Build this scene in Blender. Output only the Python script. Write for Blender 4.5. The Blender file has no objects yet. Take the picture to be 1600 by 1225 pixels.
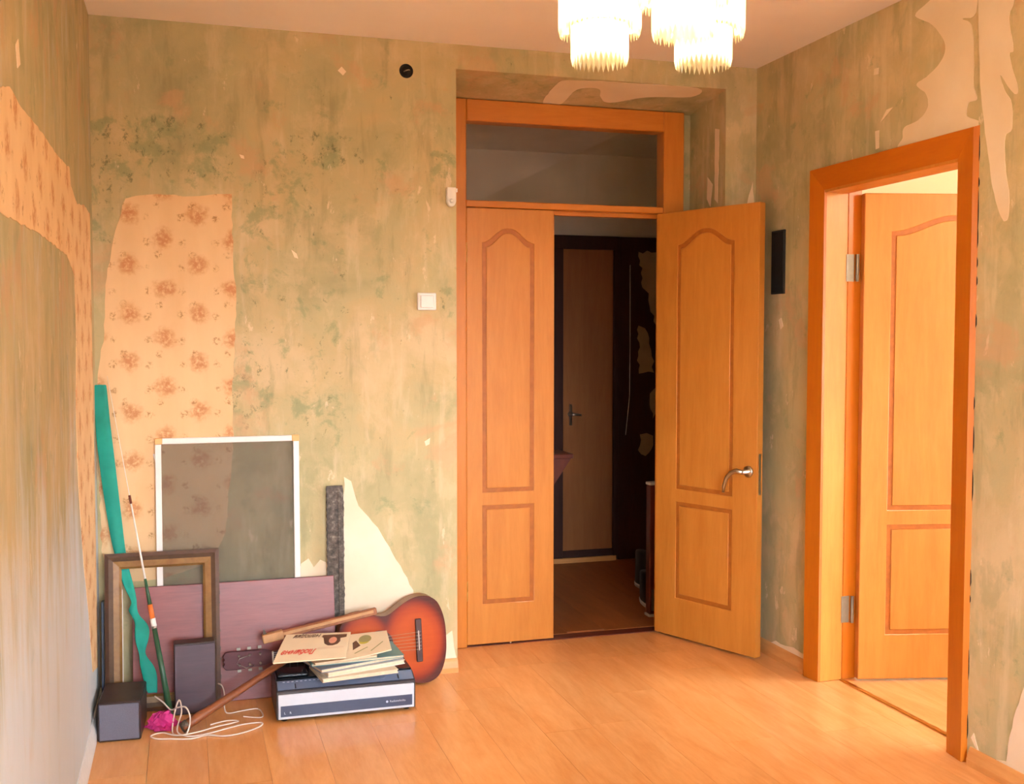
import bpy, bmesh, math, random
from mathutils import Vector, Matrix
random.seed(7)
PI = math.pi
sc = bpy.context.scene
col = sc.collection

# ------------------------------------------------------------------ camera
cam_d = bpy.data.cameras.new('camera'); cam = bpy.data.objects.new('camera', cam_d); col.objects.link(cam)
yaw, pitch = math.radians(16.78), math.radians(-2.80)
fw = Vector((math.sin(yaw)*math.cos(pitch), math.cos(yaw)*math.cos(pitch), math.sin(pitch)))
rt = Vector((math.cos(yaw), -math.sin(yaw), 0)); up = rt.cross(fw)
M = Matrix((rt, up, -fw)).transposed().to_4x4(); M.translation = (0.3357, -4.3991, 1.410)
cam.matrix_world = M
cam_d.sensor_fit = 'HORIZONTAL'; cam_d.sensor_width = 36.0; cam_d.lens = 36.0*1685.7/1600
cam_d.clip_start = 0.05
sc.camera = cam

# ------------------------------------------------------------------ world, lights, exposure
SKY = 30.0
CHAND_W = 20.0
ROOM2_W = 30.0
EXPOSURE = 0.46
sc.cycles.max_bounces = 4; sc.cycles.diffuse_bounces = 4; sc.cycles.glossy_bounces = 2; sc.cycles.transmission_bounces = 2; sc.cycles.transparent_max_bounces = 8
sc.cycles.use_adaptive_sampling = True; sc.cycles.adaptive_threshold = 0.15; sc.cycles.adaptive_min_samples = 16; sc.cycles.use_light_tree = False
world = bpy.data.worlds.new('sky'); sc.world = world; world.use_nodes = True
wn = world.node_tree; wn.nodes.clear()
o_ = wn.nodes.new('ShaderNodeOutputWorld'); b_ = wn.nodes.new('ShaderNodeBackground')
tc = wn.nodes.new('ShaderNodeTexCoord'); sx = wn.nodes.new('ShaderNodeSeparateXYZ'); cr = wn.nodes.new('ShaderNodeValToRGB')
mr = wn.nodes.new('ShaderNodeMapRange')
mr.inputs['From Min'].default_value = -1; mr.inputs['From Max'].default_value = 1
wn.links.new(tc.outputs['Generated'], sx.inputs[0]); wn.links.new(sx.outputs['Z'], mr.inputs['Value'])
wn.links.new(mr.outputs[0], cr.inputs[0]); wn.links.new(cr.outputs[0], b_.inputs[0]); wn.links.new(b_.outputs[0], o_.inputs[0])
e = cr.color_ramp.elements
e[0].position = 0.49; e[0].color = (0.16, 0.14, 0.12, 1)          # ground beyond the windows
e[1].position = 0.53; e[1].color = (0.80, 0.90, 1.0, 1)           # pale overcast sky
n_ = e.new(1.0); n_.color = (0.62, 0.80, 1.0, 1)
b_.inputs[1].default_value = SKY
sc.view_settings.view_transform = 'Standard'; sc.view_settings.look = 'None'
sc.view_settings.exposure = EXPOSURE; sc.view_settings.gamma = 1.0; sc.view_settings.use_curve_mapping = False

W, H = 2.816, 2.628            # room width, ceiling height
N0, N1, NZ, D = 1.42, 2.662, 2.527, 0.328   # niche left, right, top, depth of the double door
YR = -5.6                      # rear wall
WIN = (0.40, 2.40, 0.80, 2.25) # window in the rear wall: x0, x1, z0, z1
X2, Y2A, Y2B = 5.4, -3.6, 0.25 # next room
WIN2 = (-3.0, -1.4, 0.85, 2.2) # its window in the wall x = X2

def portal(name, loc, rot, sx_, sy_):
    l = bpy.data.lights.new(name, 'AREA'); l.shape = 'RECTANGLE'; l.size = sx_; l.size_y = sy_; l.cycles.is_portal = True
    o = bpy.data.objects.new(name, l); col.objects.link(o); o.location = loc; o.rotation_euler = rot
portal('window_daylight', ((WIN[0]+WIN[1])/2, YR-0.02, (WIN[2]+WIN[3])/2), (PI/2, 0, 0), WIN[1]-WIN[0], WIN[3]-WIN[2])
portal('window_daylight', (X2+0.02, (WIN2[0]+WIN2[1])/2, (WIN2[2]+WIN2[3])/2), (PI/2, 0, PI/2), WIN2[1]-WIN2[0], WIN2[3]-WIN2[2])
l = bpy.data.lights.new('ceiling_lamp', 'POINT'); l.energy = ROOM2_W; l.color = (1.0, 0.82, 0.62); l.shadow_soft_size = 0.12
o = bpy.data.objects.new('ceiling_lamp', l); col.objects.link(o); o.location = (4.0, -2.2, 2.2)

# ------------------------------------------------------------------ material helpers
def srgb(r, g, b):
    f = lambda c: ((c/255+0.055)/1.055)**2.4 if c/255 > 0.04045 else c/255/12.92
    return (f(r), f(g), f(b), 1)
class NT:
    def __init__(s, name):
        s.m = bpy.data.materials.new(name); s.m.use_nodes = True; s.t = s.m.node_tree; s.t.nodes.clear()
        s.out = s.t.nodes.new('ShaderNodeOutputMaterial')
    def n(s, typ, **kw):
        x = s.t.nodes.new('ShaderNode'+typ)
        for k, v in kw.items(): setattr(x, k, v)
        return x
    def set(s, x, **kw):
        for k, v in kw.items():
            k = k.replace('_', ' ')
            if hasattr(v, 'is_output') : s.t.links.new(v, x.inputs[k])
            else: x.inputs[k].default_value = v
        return x
    def pos(s, scale=(1, 1, 1), loc=(0, 0, 0), rot=(0, 0, 0), kind='world'):
        if kind == 'world': v = s.n('NewGeometry').outputs['Position']
        else: v = s.n('TexCoord').outputs['Object']
        mp = s.n('Mapping'); s.t.links.new(v, mp.inputs[0])
        mp.inputs['Scale'].default_value = scale; mp.inputs['Location'].default_value = loc; mp.inputs['Rotation'].default_value = rot
        return mp.outputs[0]
    def noise(s, vec, scale=5, detail=5, rough=0.55, dist=0.0):
        x = s.n('TexNoise'); s.t.links.new(vec, x.inputs['Vector'])
        x.inputs['Scale'].default_value = scale; x.inputs['Detail'].default_value = detail
        x.inputs['Roughness'].default_value = rough; x.inputs['Distortion'].default_value = dist
        return x.outputs['Fac']
    def ramp(s, fac, stops):
        x = s.n('ValToRGB'); s.t.links.new(fac, x.inputs[0]); e = x.color_ramp.elements
        e[0].position, e[0].color = stops[0]; e[1].position, e[1].color = stops[-1]
        for p_, c_ in stops[1:-1]:
            k = e.new(p_); k.color = c_
        return x.outputs[0]
    def step(s, fac, a, b):
        x = s.n('MapRange'); x.clamp = True; x.interpolation_type = 'SMOOTHSTEP'
        s.t.links.new(fac, x.inputs['Value']); x.inputs['From Min'].default_value = a; x.inputs['From Max'].default_value = b
        return x.outputs[0]
    def math(s, op, a, b=None, c=None):
        x = s.n('Math', operation=op)
        for i, v in enumerate((a, b, c)):
            if v is None: continue
            if hasattr(v, 'is_output'): s.t.links.new(v, x.inputs[i])
            else: x.inputs[i].default_value = v
        return x.outputs[0]
    def mix(s, fac, a, b, mode='MIX'):
        x = s.n('Mix', data_type='RGBA', blend_type=mode)
        for i, v in ((0, fac), (6, a), (7, b)):
            if hasattr(v, 'is_output'): s.t.links.new(v, x.inputs[i])
            else: x.inputs[i].default_value = v
        return x.outputs[2]
    def bump(s, h, strength=0.2, dist=0.01):
        x = s.n('Bump'); x.inputs['Strength'].default_value = strength; x.inputs['Distance'].default_value = dist
        s.t.links.new(h, x.inputs['Height']); return x.outputs[0]
    def principled(s, color, rough=0.5, normal=None, **kw):
        x = s.n('BsdfPrincipled')
        if hasattr(color, 'is_output'): s.t.links.new(color, x.inputs['Base Color'])
        else: x.inputs['Base Color'].default_value = color
        if hasattr(rough, 'is_output'): s.t.links.new(rough, x.inputs['Roughness'])
        else: x.inputs['Roughness'].default_value = rough
        if normal is not None: s.t.links.new(normal, x.inputs['Normal'])
        for k, v in kw.items(): x.inputs[k.replace('_', ' ')].default_value = v
        s.t.links.new(x.outputs[0], s.out.inputs[0]); return s.m
def plain(name, c, rough=0.5, var=0.12, scale=30, **kw):
    t = NT(name); v = t.pos(kind='obj')
    n = t.noise(v, scale, 3)
    d = tuple(x*(1-var) for x in c[:3])+(1,); l = tuple(min(1, x*(1+var)) for x in c[:3])+(1,)
    return t.principled(t.ramp(n, [(0.3, d), (0.7, l)]), rough, **kw)

KHAKI = srgb(190, 178, 134); OCHRE = srgb(200, 178, 132); TAN = srgb(218, 198, 160); GREEN = srgb(150, 158, 118)
def wall_material(name, loc=(0, 0, 0), streak=1.0, blobs=(), green=0.5, daylight_tint=0.0, tone=1.0):
    t = NT(name); k = lambda r, g, b: srgb(r*tone*0.985, g*tone*0.985, b*tone*1.0)
    v = t.pos(loc=loc); vs = t.pos(scale=(5, 5, 0.8), loc=loc)
    big = t.noise(v, 2.0, 6, 0.6, 0.3)
    c = t.ramp(big, [(0.34, k(174, 164, 122)), (0.46, k(190, 176, 132)), (0.54, k(198, 177, 131)), (0.66, k(212, 188, 146))])
    b1 = t.noise(t.pos(loc=(loc[0]+3, loc[1]+8, 1), scale=(1, 1, 0.75)), 6.5, 6, 0.66, 0.35)
    c = t.mix(t.math('MULTIPLY', t.step(b1, 0.52, 0.62), 0.36), c, k(216, 192, 148))
    b2 = t.noise(t.pos(loc=(loc[0]+13, loc[1]+2, 7), scale=(1, 1, 0.6)), 5.0, 6, 0.66, 0.3)
    c = t.mix(t.math('MULTIPLY', t.step(b2, 0.53, 0.63), 0.42), c, k(160, 156, 116))
    st = t.noise(vs, 2.4, 6, 0.62, 0.15)
    c = t.mix(t.math('MULTIPLY', t.step(st, 0.53, 0.68), 0.42*streak), c, k(224, 204, 166))
    c = t.mix(t.math('MULTIPLY', t.step(st, 0.46, 0.32), 0.42*streak), c, k(150, 142, 104))
    # leftover green paint, most of it in patches of their own
    sep = t.n('SeparateXYZ'); t.t.links.new(t.pos(), sep.inputs[0]); X_, Z_ = sep.outputs['X'], sep.outputs['Z']
    amt = None
    for (bx, bz, rx, rz, a) in blobs:
        q = t.math('ADD', t.math('POWER', t.math('ABSOLUTE', t.math('DIVIDE', t.math('SUBTRACT', X_, bx), rx)), 2.0), t.math('POWER', t.math('ABSOLUTE', t.math('DIVIDE', t.math('SUBTRACT', Z_, bz), rz)), 2.0))
        q = t.math('MULTIPLY', t.step(q, 1.25, 0.5), a); amt = q if amt is None else t.math('MAXIMUM', amt, q)
    g = t.noise(v, 7.5, 7, 0.72, 0.3)
    gg = g if amt is None else t.math('ADD', g, amt)
    gm = t.step(gg, 0.58, 0.70)
    c = t.mix(t.math('MULTIPLY', gm, green), c, k(140, 150, 110))
    dk = t.noise(t.pos(loc=(2, 2, 9), scale=(1, 1, 0.7)), 26, 6, 0.78, 0.3)
    if amt is not None:
        c = t.mix(t.math('MULTIPLY', t.step(t.math('ADD', dk, t.math('MULTIPLY', amt, 0.70)), 0.63, 0.71), 0.62), c, k(92, 104, 74))
    sc_ = t.noise(t.pos(scale=(1.6, 1.6, 0.7), loc=(3, 1, 5)), 8, 6, 0.7, 0.3)
    c = t.mix(t.math('MULTIPLY', t.step(sc_, 0.63, 0.67), 0.6), c, k(232, 210, 174))
    pk = t.noise(t.pos(loc=(9, 4, 2)), 3.2, 5, 0.62, 0.3)
    c = t.mix(t.math('MULTIPLY', t.step(pk, 0.57, 0.66), 0.55), c, k(206, 164, 124))
    if daylight_tint:      # daylight low on the wall, painted in as a ragged pale tint
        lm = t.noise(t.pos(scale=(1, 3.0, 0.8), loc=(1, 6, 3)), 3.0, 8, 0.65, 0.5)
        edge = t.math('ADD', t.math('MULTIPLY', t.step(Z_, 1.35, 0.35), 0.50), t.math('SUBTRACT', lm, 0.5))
        c = t.mix(t.math('MULTIPLY', t.step(edge, 0.0, 0.48), daylight_tint), c, srgb(204, 211, 219))
    hb_ = t.math('ADD', t.math('MULTIPLY', dk, 0.5), b1)
    return t.principled(c, 0.9, t.bump(hb_, 0.25, 0.010), Specular_IOR_Level=0.15)

M_ = {}
BLOBS = [(0.24, 2.19, 0.30, 0.09, 0.13), (0.86, 2.17, 0.20, 0.08, 0.13), (1.36, 2.14, 0.07, 0.07, 0.13), (0.07, 1.95, 0.10, 0.24, 0.11), (0.40, 2.06, 0.30, 0.08, 0.09), (0.68, 1.98, 0.20, 0.20, 0.08),
         (0.80, 1.60, 0.26, 0.40, 0.05), (0.58, 1.20, 0.10, 0.20, 0.12), (0.86, 1.15, 0.12, 0.25, 0.07), (1.20, 2.05, 0.14, 0.12, 0.05), (1.38, 1.55, 0.05, 0.10, 0.09), (0.62, 1.55, 0.10, 0.30, 0.07)]
M_['wall'] = wall_material('stripped_wall', blobs=BLOBS, green=0.6, tone=1.02)
M_['wall_right'] = wall_material('stripped_wall_right', (4, 2, 1), 1.0, green=0.55, tone=1.05)
M_['wall_left'] = wall_material('stripped_wall_left', (7, 5, 3), 0.8, green=0.5, daylight_tint=0.85, tone=0.97)
t = NT('cream_plaster'); c = t.ramp(t.noise(t.pos(), 3, 5), [(0.35, srgb(236, 212, 180)), (0.65, srgb(244, 224, 198))])
M_['plaster'] = t.principled(c, 0.85, t.bump(t.noise(t.pos(), 60, 4), 0.08, 0.004), Specular_IOR_Level=0.15)
t = NT('ceiling_paint'); c = t.ramp(t.noise(t.pos(), 1.5, 5), [(0.3, srgb(246, 234, 230)), (0.7, srgb(252, 241, 238))])
M_['ceiling'] = t.principled(c, 0.9, t.bump(t.noise(t.pos(), 30, 5), 0.08, 0.004), Specular_IOR_Level=0.1)
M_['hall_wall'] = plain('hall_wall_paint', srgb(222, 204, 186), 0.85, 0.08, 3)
M_['room2_wall'] = plain('pale_yellow_wall', srgb(245, 236, 206), 0.85, 0.04, 3)
M_['outer'] = plain('rear_wall_paint', srgb(200, 182, 140), 0.9, 0.06, 3)

def wallpaper(name, axis):
    t = NT(name); sep = t.n('SeparateXYZ'); wob = t.noise(t.pos(), 22, 4, 0.6)
    t.t.links.new(t.pos(), sep.inputs[0])
    u = sep.outputs['X' if axis == 'x' else 'Y']; z = sep.outputs['Z']
    def lattice(u0, z0, r0, r1, pu=0.256, pz=0.19, amp=0.07):
        du = t.math('MULTIPLY', t.math('SUBTRACT', t.math('FRACT', t.math('ADD', t.math('DIVIDE', t.math('SUBTRACT', u, u0), pu), 100.5)), 0.5), pu)
        dz = t.math('MULTIPLY', t.math('SUBTRACT', t.math('FRACT', t.math('ADD', t.math('DIVIDE', t.math('SUBTRACT', z, z0), pz), 100.5)), 0.5), pz)
        d = t.math('SQRT', t.math('ADD', t.math('MULTIPLY', du, du), t.math('MULTIPLY', dz, dz)))
        d = t.math('ADD', d, t.math('MULTIPLY', t.math('SUBTRACT', wob, 0.5), amp))
        return t.step(d, r0, r1)
    base = t.ramp(t.noise(t.pos(scale=(3, 3, 1)), 2, 4), [(0.3, srgb(226, 186, 138)), (0.7, srgb(238, 202, 156))])
    petal = t.noise(t.pos(), 60, 5, 0.65)
    f = t.math('MAXIMUM', lattice(0.128, 1.70, 0.052, 0.014), lattice(0.256, 1.795, 0.052, 0.014))
    c = t.mix(t.math('MULTIPLY', t.math('MULTIPLY', f, t.step(petal, 0.30, 0.58)), 0.80), base, srgb(196, 126, 80))
    s = t.math('MAXIMUM', lattice(0.195, 1.69, 0.020, 0.004, 0.128, 0.095, 0.05), lattice(0.235, 1.735, 0.018, 0.004, 0.128, 0.19, 0.05))
    c = t.mix(t.math('MULTIPLY', t.math('MULTIPLY', s, t.step(t.noise(t.pos(), 90, 4, 0.7), 0.46, 0.60)), 0.8), c, srgb(172, 118, 74))
    return t.principled(c, 0.8, t.bump(t.noise(t.pos(), 15, 5), 0.1, 0.004), Specular_IOR_Level=0.2)
M_['paper'] = wallpaper('floral_wallpaper', 'x'); M_['paper_left'] = wallpaper('floral_wallpaper_left', 'y')

def wood(name, dark, light, scale=(1, 1, 1), rough=0.35, kind='obj', rnd=0.0, coat=0.15):
    t = NT(name); v = t.pos(scale=scale, kind=kind)
    if rnd:
        oi = t.n('ObjectInfo'); cm = t.n('CombineXYZ'); va = t.n('VectorMath', operation='ADD')
        k = t.math('MULTIPLY', oi.outputs['Random'], 57.0)
        for i in range(3): t.t.links.new(k, cm.inputs[i])
        t.t.links.new(v, va.inputs[0]); t.t.links.new(cm.outputs[0], va.inputs[1]); v = va.outputs[0]
    n = t.noise(v, 3.0, 7, 0.6, 0.6); n2 = t.noise(v, 14, 6, 0.65, 0.2)
    f = t.math('ADD', t.math('MULTIPLY', n, 0.65), t.math('MULTIPLY', n2, 0.35))
    c = t.ramp(f, [(0.36, dark), (0.66, light)])
    if rnd:
        h = t.n('HueSaturation'); t.t.links.new(c, h.inputs['Color'])
        t.t.links.new(t.math('ADD', t.math('MULTIPLY', oi.outputs['Random'], rnd), 1-rnd/2), h.inputs['Value'])
        c = h.outputs[0]
    return t.principled(c, rough, t.bump(n2, 0.03, 0.002), Coat_Weight=coat, Coat_Roughness=0.25)
M_['door'] = wood('alder_veneer', srgb(200, 124, 44), srgb(214, 141, 58), (6, 6, 0.7), 0.42)
M_['frame'] = wood('alder_frame', srgb(200, 116, 30), srgb(214, 132, 44), (6, 6, 0.7), 0.42)
M_['frame_h'] = wood('alder_frame_head', srgb(200, 116, 30), srgb(214, 132, 44), (0.7, 0.7, 6), 0.42)
M_['casing'] = wood('orange_casing', srgb(197, 104, 8), srgb(209, 118, 16), (6, 6, 0.7), 0.38)
M_['casing_h'] = wood('orange_casing_head', srgb(197, 104, 8), srgb(209, 118, 16), (0.7, 0.7, 6), 0.38)
M_['groove'] = plain('groove_veneer', srgb(178, 102, 34), 0.45)
M_['floor'] = wood('beech_laminate', srgb(228, 150, 82), srgb(246, 181, 116), (5, 0.8, 5), 0.3, 'world', 0.10, 0.2)
M_['floor_shaded'] = wood('shaded_laminate', srgb(146, 76, 26), srgb(168, 94, 38), (5, 0.8, 5), 0.5, 'world', 0.10, 0.0)  # hallway laminate: the weaker light there is put into a darker colour
M_['subfloor'] = plain('subfloor', srgb(120, 78, 44), 0.8)
M_['skirting'] = wood('skirting_wood', srgb(212, 142, 76), srgb(228, 164, 98), (1, 1, 6), 0.4)
M_['skirting_white'] = plain('white_skirting', srgb(226, 224, 222), 0.5, 0.04)
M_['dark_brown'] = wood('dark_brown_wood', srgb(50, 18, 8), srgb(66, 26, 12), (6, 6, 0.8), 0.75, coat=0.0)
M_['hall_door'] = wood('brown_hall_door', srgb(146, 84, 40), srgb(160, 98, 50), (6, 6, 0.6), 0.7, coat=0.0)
M_['redwood'] = wood('dark_red_wood', srgb(92, 34, 20), srgb(118, 48, 28), (3, 3, 1), 0.4)
M_['metal'] = plain('brushed_metal', srgb(196, 190, 180), 0.28, 0.05, 60, Metallic=1.0)
M_['dull_metal'] = plain('dull_metal', srgb(150, 140, 126), 0.5, 0.08, 60, Metallic=0.6)
M_['brass'] = plain('brass', srgb(214, 178, 106), 0.28, 0.05, 60, Metallic=1.0)
M_['white'] = plain('white_plastic', srgb(236, 228, 220), 0.4, 0.03)
M_['black'] = plain('black_plastic', srgb(20, 18, 18), 0.5)
M_['void'] = plain('dark_recess', srgb(16, 12, 11), 0.9)

# ------------------------------------------------------------------ mesh helpers
class MB:
    def __init__(s): s.v = []; s.f = []
    def add(s, vs, fs):
        k = len(s.v); s.v += [tuple(x) for x in vs]; s.f += [tuple(i+k for i in q) for q in fs]; return s
    def box(s, x0, x1, y0, y1, z0, z1, m=None):
        vs = [Vector((x, y, z)) for z in (z0, z1) for x, y in ((x0, y0), (x1, y0), (x1, y1), (x0, y1))]
        if m is not None: vs = [m @ v for v in vs]
        return s.add(vs, [(3, 2, 1, 0), (4, 5, 6, 7), (0, 1, 5, 4), (1, 2, 6, 5), (2, 3, 7, 6), (3, 0, 4, 7)])
    def prism(s, pts, fn, a, b):       # pts 2-D outline; fn(p, offset) -> xyz; caps filled as n-gons
        n = len(pts)
        vs = [fn(p, a) for p in pts]+[fn(p, b) for p in pts]
        return s.add(vs, [tuple(range(n))[::-1], tuple(range(n, 2*n))]+[(i, (i+1) % n, n+(i+1) % n, n+i) for i in range(n)])
    def tube(s, path, rad, seg=8, cap=True, flat=1.0):
        P = [Vector(p) for p in path]; n = len(P)
        R_ = rad if hasattr(rad, '__len__') else [rad]*n
        ref = Vector((0, 0, 1)); rings = []; prev = None
        for i in range(n):
            d = (P[min(i+1, n-1)]-P[max(i-1, 0)]).normalized()
            if prev is None:
                a = d.cross(ref) if abs(d.dot(ref)) < 0.95 else d.cross(Vector((1, 0, 0)))
            else: a = prev-d*prev.dot(d)
            a.normalize(); prev = a; b = d.cross(a)
            rings.append([P[i]+(a*math.cos(q)+b*math.sin(q)*flat)*R_[i] for q in (2*PI*j/seg for j in range(seg))])
        fs = [(i*seg+j, i*seg+(j+1) % seg, (i+1)*seg+(j+1) % seg, (i+1)*seg+j) for i in range(n-1) for j in range(seg)]
        if cap: fs += [tuple(range(seg))[::-1], tuple((n-1)*seg+j for j in range(seg))]
        return s.add([v for r in rings for v in r], fs)
    def lathe(s, prof, seg=24, m=None, cap=True):
        vs = [Vector((r*math.cos(2*PI*j/seg), r*math.sin(2*PI*j/seg), z)) for r, z in prof for j in range(seg)]
        if m is not None: vs = [m @ v for v in vs]
        n = len(prof)
        fs = [(i*seg+j, i*seg+(j+1) % seg, (i+1)*seg+(j+1) % seg, (i+1)*seg+j) for i in range(n-1) for j in range(seg)]
        if cap: fs += [tuple(range(seg))[::-1], tuple((n-1)*seg+j for j in range(seg))]
        return s.add(vs, fs)
    def mesh(s, name, bevel=0.0, smooth=False, segs=1):
        me = bpy.data.meshes.new(name); bm = bmesh.new()
        vs = [bm.verts.new(v) for v in s.v]
        for q in s.f:
            try: bm.faces.new([vs[i] for i in q])
            except ValueError: pass
        bmesh.ops.recalc_face_normals(bm, faces=bm.faces)
        if bevel: bmesh.ops.bevel(bm, geom=list(bm.edges), offset=bevel, segments=segs, affect='EDGES', profile=0.5, clamp_overlap=True)
        big = [f for f in bm.faces if len(f.verts) > 4]
        if big: bmesh.ops.triangulate(bm, faces=big)
        for f in bm.faces: f.smooth = smooth
        bm.to_mesh(me); bm.free(); return me
    def build(s, name, mat, parent=None, bevel=0.0, smooth=False, segs=1):
        return obj(name, s.mesh(name, bevel, smooth, segs), mat, parent)
def obj(name, me, mat, parent=None):
    o = bpy.data.objects.new(name, me); col.objects.link(o)
    if mat is not None and not me.materials: me.materials.append(M_[mat] if isinstance(mat, str) else mat)
    if parent is not None: o.parent = parent
    return o
def empty(name, loc=(0, 0, 0), rot=(0, 0, 0), parent=None):
    o = bpy.data.objects.new(name, None); col.objects.link(o); o.location = loc; o.rotation_euler = rot; o.empty_display_size = 0.05
    if parent is not None: o.parent = parent
    return o
def tag(o, label, cat=None, group=None, kind=None):
    o['label'] = label
    if cat: o['category'] = cat
    if group: o['group'] = group
    if kind: o['kind'] = kind
    return o
def structure(o, label=None):
    o['kind'] = 'structure'
    if label: o['label'] = label
    return o
def plate(outlines, depth, bevel):     # flat plate with holes in the XZ plane, y from 0 (back) to -depth (front)
    cu = bpy.data.curves.new('plate', 'CURVE'); cu.dimensions = '2D'; cu.fill_mode = 'BOTH'
    cu.extrude = max(depth/2-bevel, 0.0001); cu.bevel_depth = bevel; cu.bevel_resolution = 1; cu.offset = -bevel
    for pts in outlines:
        sp = cu.splines.new('POLY'); sp.points.add(len(pts)-1); sp.use_cyclic_u = True
        for i, (a, b) in enumerate(pts): sp.points[i].co = (a, b, 0, 1)
    tmp = bpy.data.objects.new('plate', cu); col.objects.link(tmp)
    me = bpy.data.meshes.new_from_object(tmp.evaluated_get(bpy.context.evaluated_depsgraph_get()))
    bpy.data.objects.remove(tmp); bpy.data.curves.remove(cu)
    me.transform(Matrix.Rotation(PI/2, 4, 'X')); me.transform(Matrix.Translation((0, -depth/2, 0)))
    me.materials.clear(); return me

# ------------------------------------------------------------------ the setting: room shell
def planks(parent, x0, x1, y0, y1, z=0.0, wd=0.193, ln=1.285, mat='floor', seed=1):
    rng = random.Random(seed); cache = {}; k = 0; x = x0
    while x < x1-0.01:
        xe = min(x+wd, x1); y = y0-rng.random()*ln
        while y < y1:
            a, b = max(y, y0), min(y+ln, y1)
            if b-a > 0.02:
                key = (round(xe-x, 3), round(b-a, 3))
                if key not in cache:
                    cache[key] = MB().box(0.0004, xe-x-0.0004, 0.0004, b-a-0.0004, -0.010, 0).mesh('plank')
                o = obj('plank', cache[key], mat, parent); o.location = (x, a, z)
            y += ln
        x = xe
fl = structure(MB().box(-0.15, W+0.11, YR-0.15, D+0.10, -0.06, -0.0102).build('floor', 'subfloor'), 'beech laminate floor of the stripped room')
planks(fl, 0, W, YR, 0, seed=3); planks(fl, N0, N1, 0, D+0.10, seed=5); planks(fl, W, W+0.1, -1.37, -0.57, seed=6)
structure(MB().box(-0.15, W+0.12, YR-0.15, D+0.03, H, H+0.12).build('ceiling', 'ceiling'), 'pale peach ceiling around the chandelier')

wb = MB()
wb.box(-0.15, N0, 0, D+0.10, -0.02, H)
wb.box(N1, W+0.10, 0, D+0.10, -0.02, H)
wb.prism([(0, NZ), (D+0.10, 2.472), (D+0.10, H), (0, H)], lambda p, a: (a, p[0], p[1]), N0, N1)
wb.box(N0, 1.49, D+0.03, D+0.10, -0.02, 2.49)
wb.box(2.60, N1, D+0.03, D+0.10, -0.02, 2.49)
wall_back = structure(wb.build('wall_back', 'wall'), 'stripped khaki back wall with green stains and a deep door niche')
wl = MB().box(-0.15, 0, YR, 0, -0.02, H)
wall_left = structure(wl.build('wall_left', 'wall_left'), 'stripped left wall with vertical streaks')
O0, O1, OZ = -1.375, -0.565, 2.02      # doorway in the right wall
wr = MB().box(W, W+0.10, O1, 0.0, -0.02, H).box(W, W+0.10, YR, O0, -0.02, H).box(W, W+0.10, O0, O1, OZ, H)
# the wall steps out by a hair beyond the doorway, where two layers of plaster meet
wr.box(W-0.006, W, YR, -1.444, -0.02, H)
wall_right = structure(wr.build('wall_right', 'wall_right'), 'stripped right wall with torn cream plaster around the doorway')
x0, x1, z0, z1 = WIN
rw = MB().box(-0.15, x0, YR-0.25, YR, -0.02, H).box(x1, W+0.1, YR-0.25, YR, -0.02, H).box(x0, x1, YR-0.25, YR, -0.02, z0).box(x0, x1, YR-0.25, YR, z1, H)
structure(rw.build('wall_rear', 'outer'), 'rear wall with the window')
t = NT('window_glass'); tr = t.n('BsdfTransparent'); gl = t.n('BsdfGlossy'); gl.inputs['Roughness'].default_value = 0.03; mx = t.n('MixShader'); mx.inputs[0].default_value = 0.06
t.t.links.new(tr.outputs[0], mx.inputs[1]); t.t.links.new(gl.outputs[0], mx.inputs[2]); t.t.links.new(mx.outputs[0], t.out.inputs[0]); M_['glass'] = t.m
def window(name, fn, a0, a1, z0, z1, label):
    m = MB(); f_ = 0.06
    def b(a, c, d, e_):
        p, q = fn(a, 0.0), fn(c, 0.06); m.box(min(p[0], q[0]), max(p[0], q[0]), min(p[1], q[1]), max(p[1], q[1]), d, e_)
    b(a0, a0+f_, z0, z1); b(a1-f_, a1, z0, z1); b(a0+f_, a1-f_, z0, z0+f_); b(a0+f_, a1-f_, z1-f_, z1); mid = (a0+a1)/2; b(mid-0.03, mid+0.03, z0+f_, z1-f_)
    w_ = structure(m.build(name, 'white'), label)
    for s0, s1 in ((a0+f_, mid-0.03), (mid+0.03, a1-f_)):
        p, q = fn(s0, 0.028), fn(s1, 0.032)
        MB().box(min(p[0], q[0]), max(p[0], q[0]), min(p[1], q[1]), max(p[1], q[1]), z0+f_, z1-f_).build('pane', 'glass', w_)
window('window_1', lambda a, o: (a, YR-0.16+o), *WIN, 'white framed window in the rear wall')
window('window_2', lambda a, o: (X2+0.05+o, a), *WIN2, 'white framed window of the next room')

# next room seen through the right doorway
f2 = structure(MB().box(W+0.10, X2+0.2, Y2A-0.1, Y2B+0.1, -0.06, -0.0102).build('floor', 'subfloor'), 'laminate floor beyond the right doorway')
planks(f2, W+0.10, 4.6, -2.2, Y2B, z=0.0, seed=9); planks(f2, 4.6, X2, -2.2, Y2B, z=0.0, seed=10); planks(f2, W+0.10, X2, Y2A, -2.2, z=0.0, seed=11)
r2 = MB().box(W+0.10, X2+0.15, Y2B, D+0.10, -0.02, H).box(W+0.10, X2+0.15, Y2A-0.1, Y2A, -0.02, H)
a0, a1, z0, z1 = WIN2
r2.box(X2, X2+0.15, Y2A, a0, -0.02, H).box(X2, X2+0.15, a1, Y2B, -0.02, H).box(X2, X2+0.15, a0, a1, -0.02, z0).box(X2, X2+0.15, a0, a1, z1, H)
structure(r2.build('wall_far', 'room2_wall'), 'pale yellow wall of the next room')
structure(MB().box(W+0.12, X2+0.2, Y2A-0.1, Y2B+0.1, H, H+0.1).build('ceiling', 'ceiling'), 'ceiling of the next room')

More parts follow.
